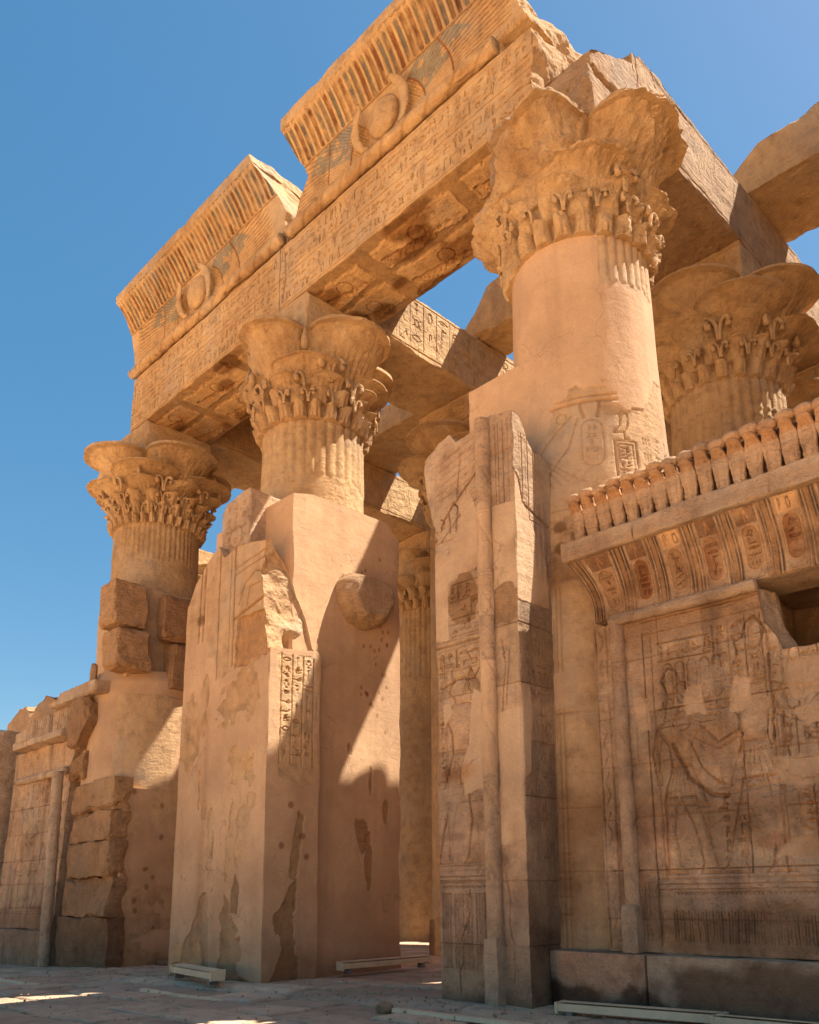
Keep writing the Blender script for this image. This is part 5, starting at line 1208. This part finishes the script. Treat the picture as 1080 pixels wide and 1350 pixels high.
o = solid('side_wall', (12, 13.5), (9.5, 31), (-.1, 14), .2, SB, chip=.05, seed=6); tag(o, 'outer side wall of the hall, out of view to the right', 'wall')
o = solid('hall_wall', (-4.4, 12), (29.6, 30.6), (-.1, 15.5), .2, SB, chip=.04, seed=7); tag(o, 'right part of the rear hall wall, out of view', 'wall')
rslab('roof slab over the right aisle, out of view', 2.2, 11.9, 12.9, 22, 17.45, 18.2, 52, ledge=False)

# ------------------------------------------------------------------ floor lights and cable covers
FG = 'low floor lights along the facade'
def fixture(label, c, L, rot, w=.2, h=.15, mat=MW):
    t = thing('floor_light', label, 'floor light', c, FG); t.rotation_euler = (0, 0, math.radians(rot))
    def prof(x0, x1, pts, name, m_, cap=True):
        n = len(pts); V = [(x0, a, b) for a, b in pts]+[(x1, a, b) for a, b in pts]
        F = [[k, (k+1) % n, n+(k+1) % n, n+k] for k in range(n)]
        return mk(name, np.array(V), F, m_, t, extra=[list(range(n))[::-1], list(range(n, 2*n))])
    prof(-L/2, L/2, [(-w*.5, .05), (-w*.42, .05), (w*.45, h*.35), (w*.5, h), (w*.38, h), (-w*.5, .09+h*.35)], 'housing', mat)
    prof(-L/2+.05, L/2-.05, [(-w*.46, .11+h*.35), (w*.38, h+.006), (w*.36, h+.012), (-w*.47, .12+h*.35)], 'glass_strip', MG if mat is MG else MW)
    for s in (-1, 1):
        prof(s*L/2-.02-(.02 if s > 0 else -.0), s*L/2+.02, [(-w*.55, .02), (w*.5, .02), (w*.55, h*1.05), (-w*.55, .1+h*.38)], 'end_plate', mat)
        prof(s*L*.42-.04, s*L*.42+.04, [(-w*.4, -.06), (w*.3, -.06), (w*.3, .06), (-w*.4, .06)], 'foot', MG)
fixture('pale trough-shaped floor light on short feet at the foot of the broad plastered pier', (-15.05, 8.72, .0), 2.0, -8, .26, .2)
fixture('grey-topped floor light lying along the inner side of the broad pier, in the central doorway', (-13.45, 12.1, .02), 2.2, 84, .22, .18, MW)
fixture('floor light cut off by the bottom edge, in front of the right podium', (-5.85, 9.35, .0), 2.1, 8, .22, .15)
fixture('floor light at the bottom right corner, farthest right of the row', (-3.75, 9.45, .0), 2.2, 4, .2, .14)
def strip(label, pts, w=.12, h=.03):
    t = thing('cable_cover', label, 'cable cover', (pts[0][0], pts[0][1], float(gz(np.array(pts[0][0])))), 'painted cable covers on the paving')
    for a, b in zip(pts[:-1], pts[1:]):
        a, b = np.array(a, float), np.array(b, float); d = (b-a)/np.linalg.norm(b-a); n = np.array([-d[1], d[0]])
        z0 = -.02; V = []
        for p in (a+d*.01, b-d*.01):
            for s, z in ((-.5, z0), (-.42, h), (.42, h), (.5, z0)): q = p+n*s*w; V.append((q[0], q[1], z))
        V = np.array(V); V[:, :2] -= np.array(pts[0]); mk('cover_segment', V, [[0, 1, 2, 3][::-1], [4, 5, 6, 7]]+[[k, (k+1) % 4, 4+(k+1) % 4, 4+k] for k in range(4)], MW, t)
strip('two-piece pale cable cover on the paving in front of the broad plastered pier', [(-15.0, 7.62), (-13.7, 7.55), (-12.25, 7.62)])
strip('long pale cable cover running below the tall anta', [(-8.85, 8.12), (-7.7, 8.14), (-6.55, 8.2)])
strip('pale cable cover at the lower left edge of the picture', [(-21.2, 7.1), (-18.5, 7.25)])
o = ellip('loose_stone', (-9.05, 8.12, .0), (.14, .10, .10), SC, None, noise=.3, seed=5); tag(o, 'fist-sized rounded stone at the left end of the long cable cover', 'stone')
o = ellip('loose_stone', (-21.0, 11.35, -.2), (.5, .25, .12), SC, None, noise=.3, seed=6, tint=(.7, .6, .55)); tag(o, 'flat dark stone lying inside the left doorway', 'stone')

# grit and small stones on the paving: nobody could count them
rg = np.random.default_rng(7); P, F = [], []
oc = np.array([(1, 0, 0), (0, 1, 0), (-1, 0, 0), (0, -1, 0), (0, 0, 1), (0, 0, -1)], float)
of = [(0, 1, 4), (1, 2, 4), (2, 3, 4), (3, 0, 4), (1, 0, 5), (2, 1, 5), (3, 2, 5), (0, 3, 5)]
for i in range(2600):
    x = rg.uniform(-22, -2.5); y = rg.choice([rg.uniform(4, 9.2), rg.normal(8.9, .25), rg.uniform(9, 15)])
    if (-17.3 < x < -13.6 and 9.2 < y < 13.1) or (-9.4 < x and y > 9.2): continue
    s_ = .006+.022*rg.random()**3; b = len(P)
    v = oc*s_*rg.uniform(.6, 1.3, (6, 3)); a = rg.uniform(0, 6.28); c_, n_ = math.cos(a), math.sin(a)
    v = np.stack([v[:, 0]*c_-v[:, 1]*n_, v[:, 0]*n_+v[:, 1]*c_, v[:, 2]*.7], 1)+np.array([x, y, float(gz(np.array(x)))+.008+.03*(y > 8.8)])
    P += list(v); F += [[b+q for q in f] for f in of]
o = mk('gravel', np.array(P), F, SC, extra=[]); o['kind'] = 'stuff'; o['label'] = 'loose grit and small stones scattered over the paving'; o['category'] = 'gravel'
for o in bpy.data.objects:
    if o.type == 'MESH' and o.parent is None and 'label' not in o and 'kind' not in o: print('UNTAGGED', o.name)
print('verts', sum(len(o.data.vertices) for o in bpy.data.objects if o.type == 'MESH'))
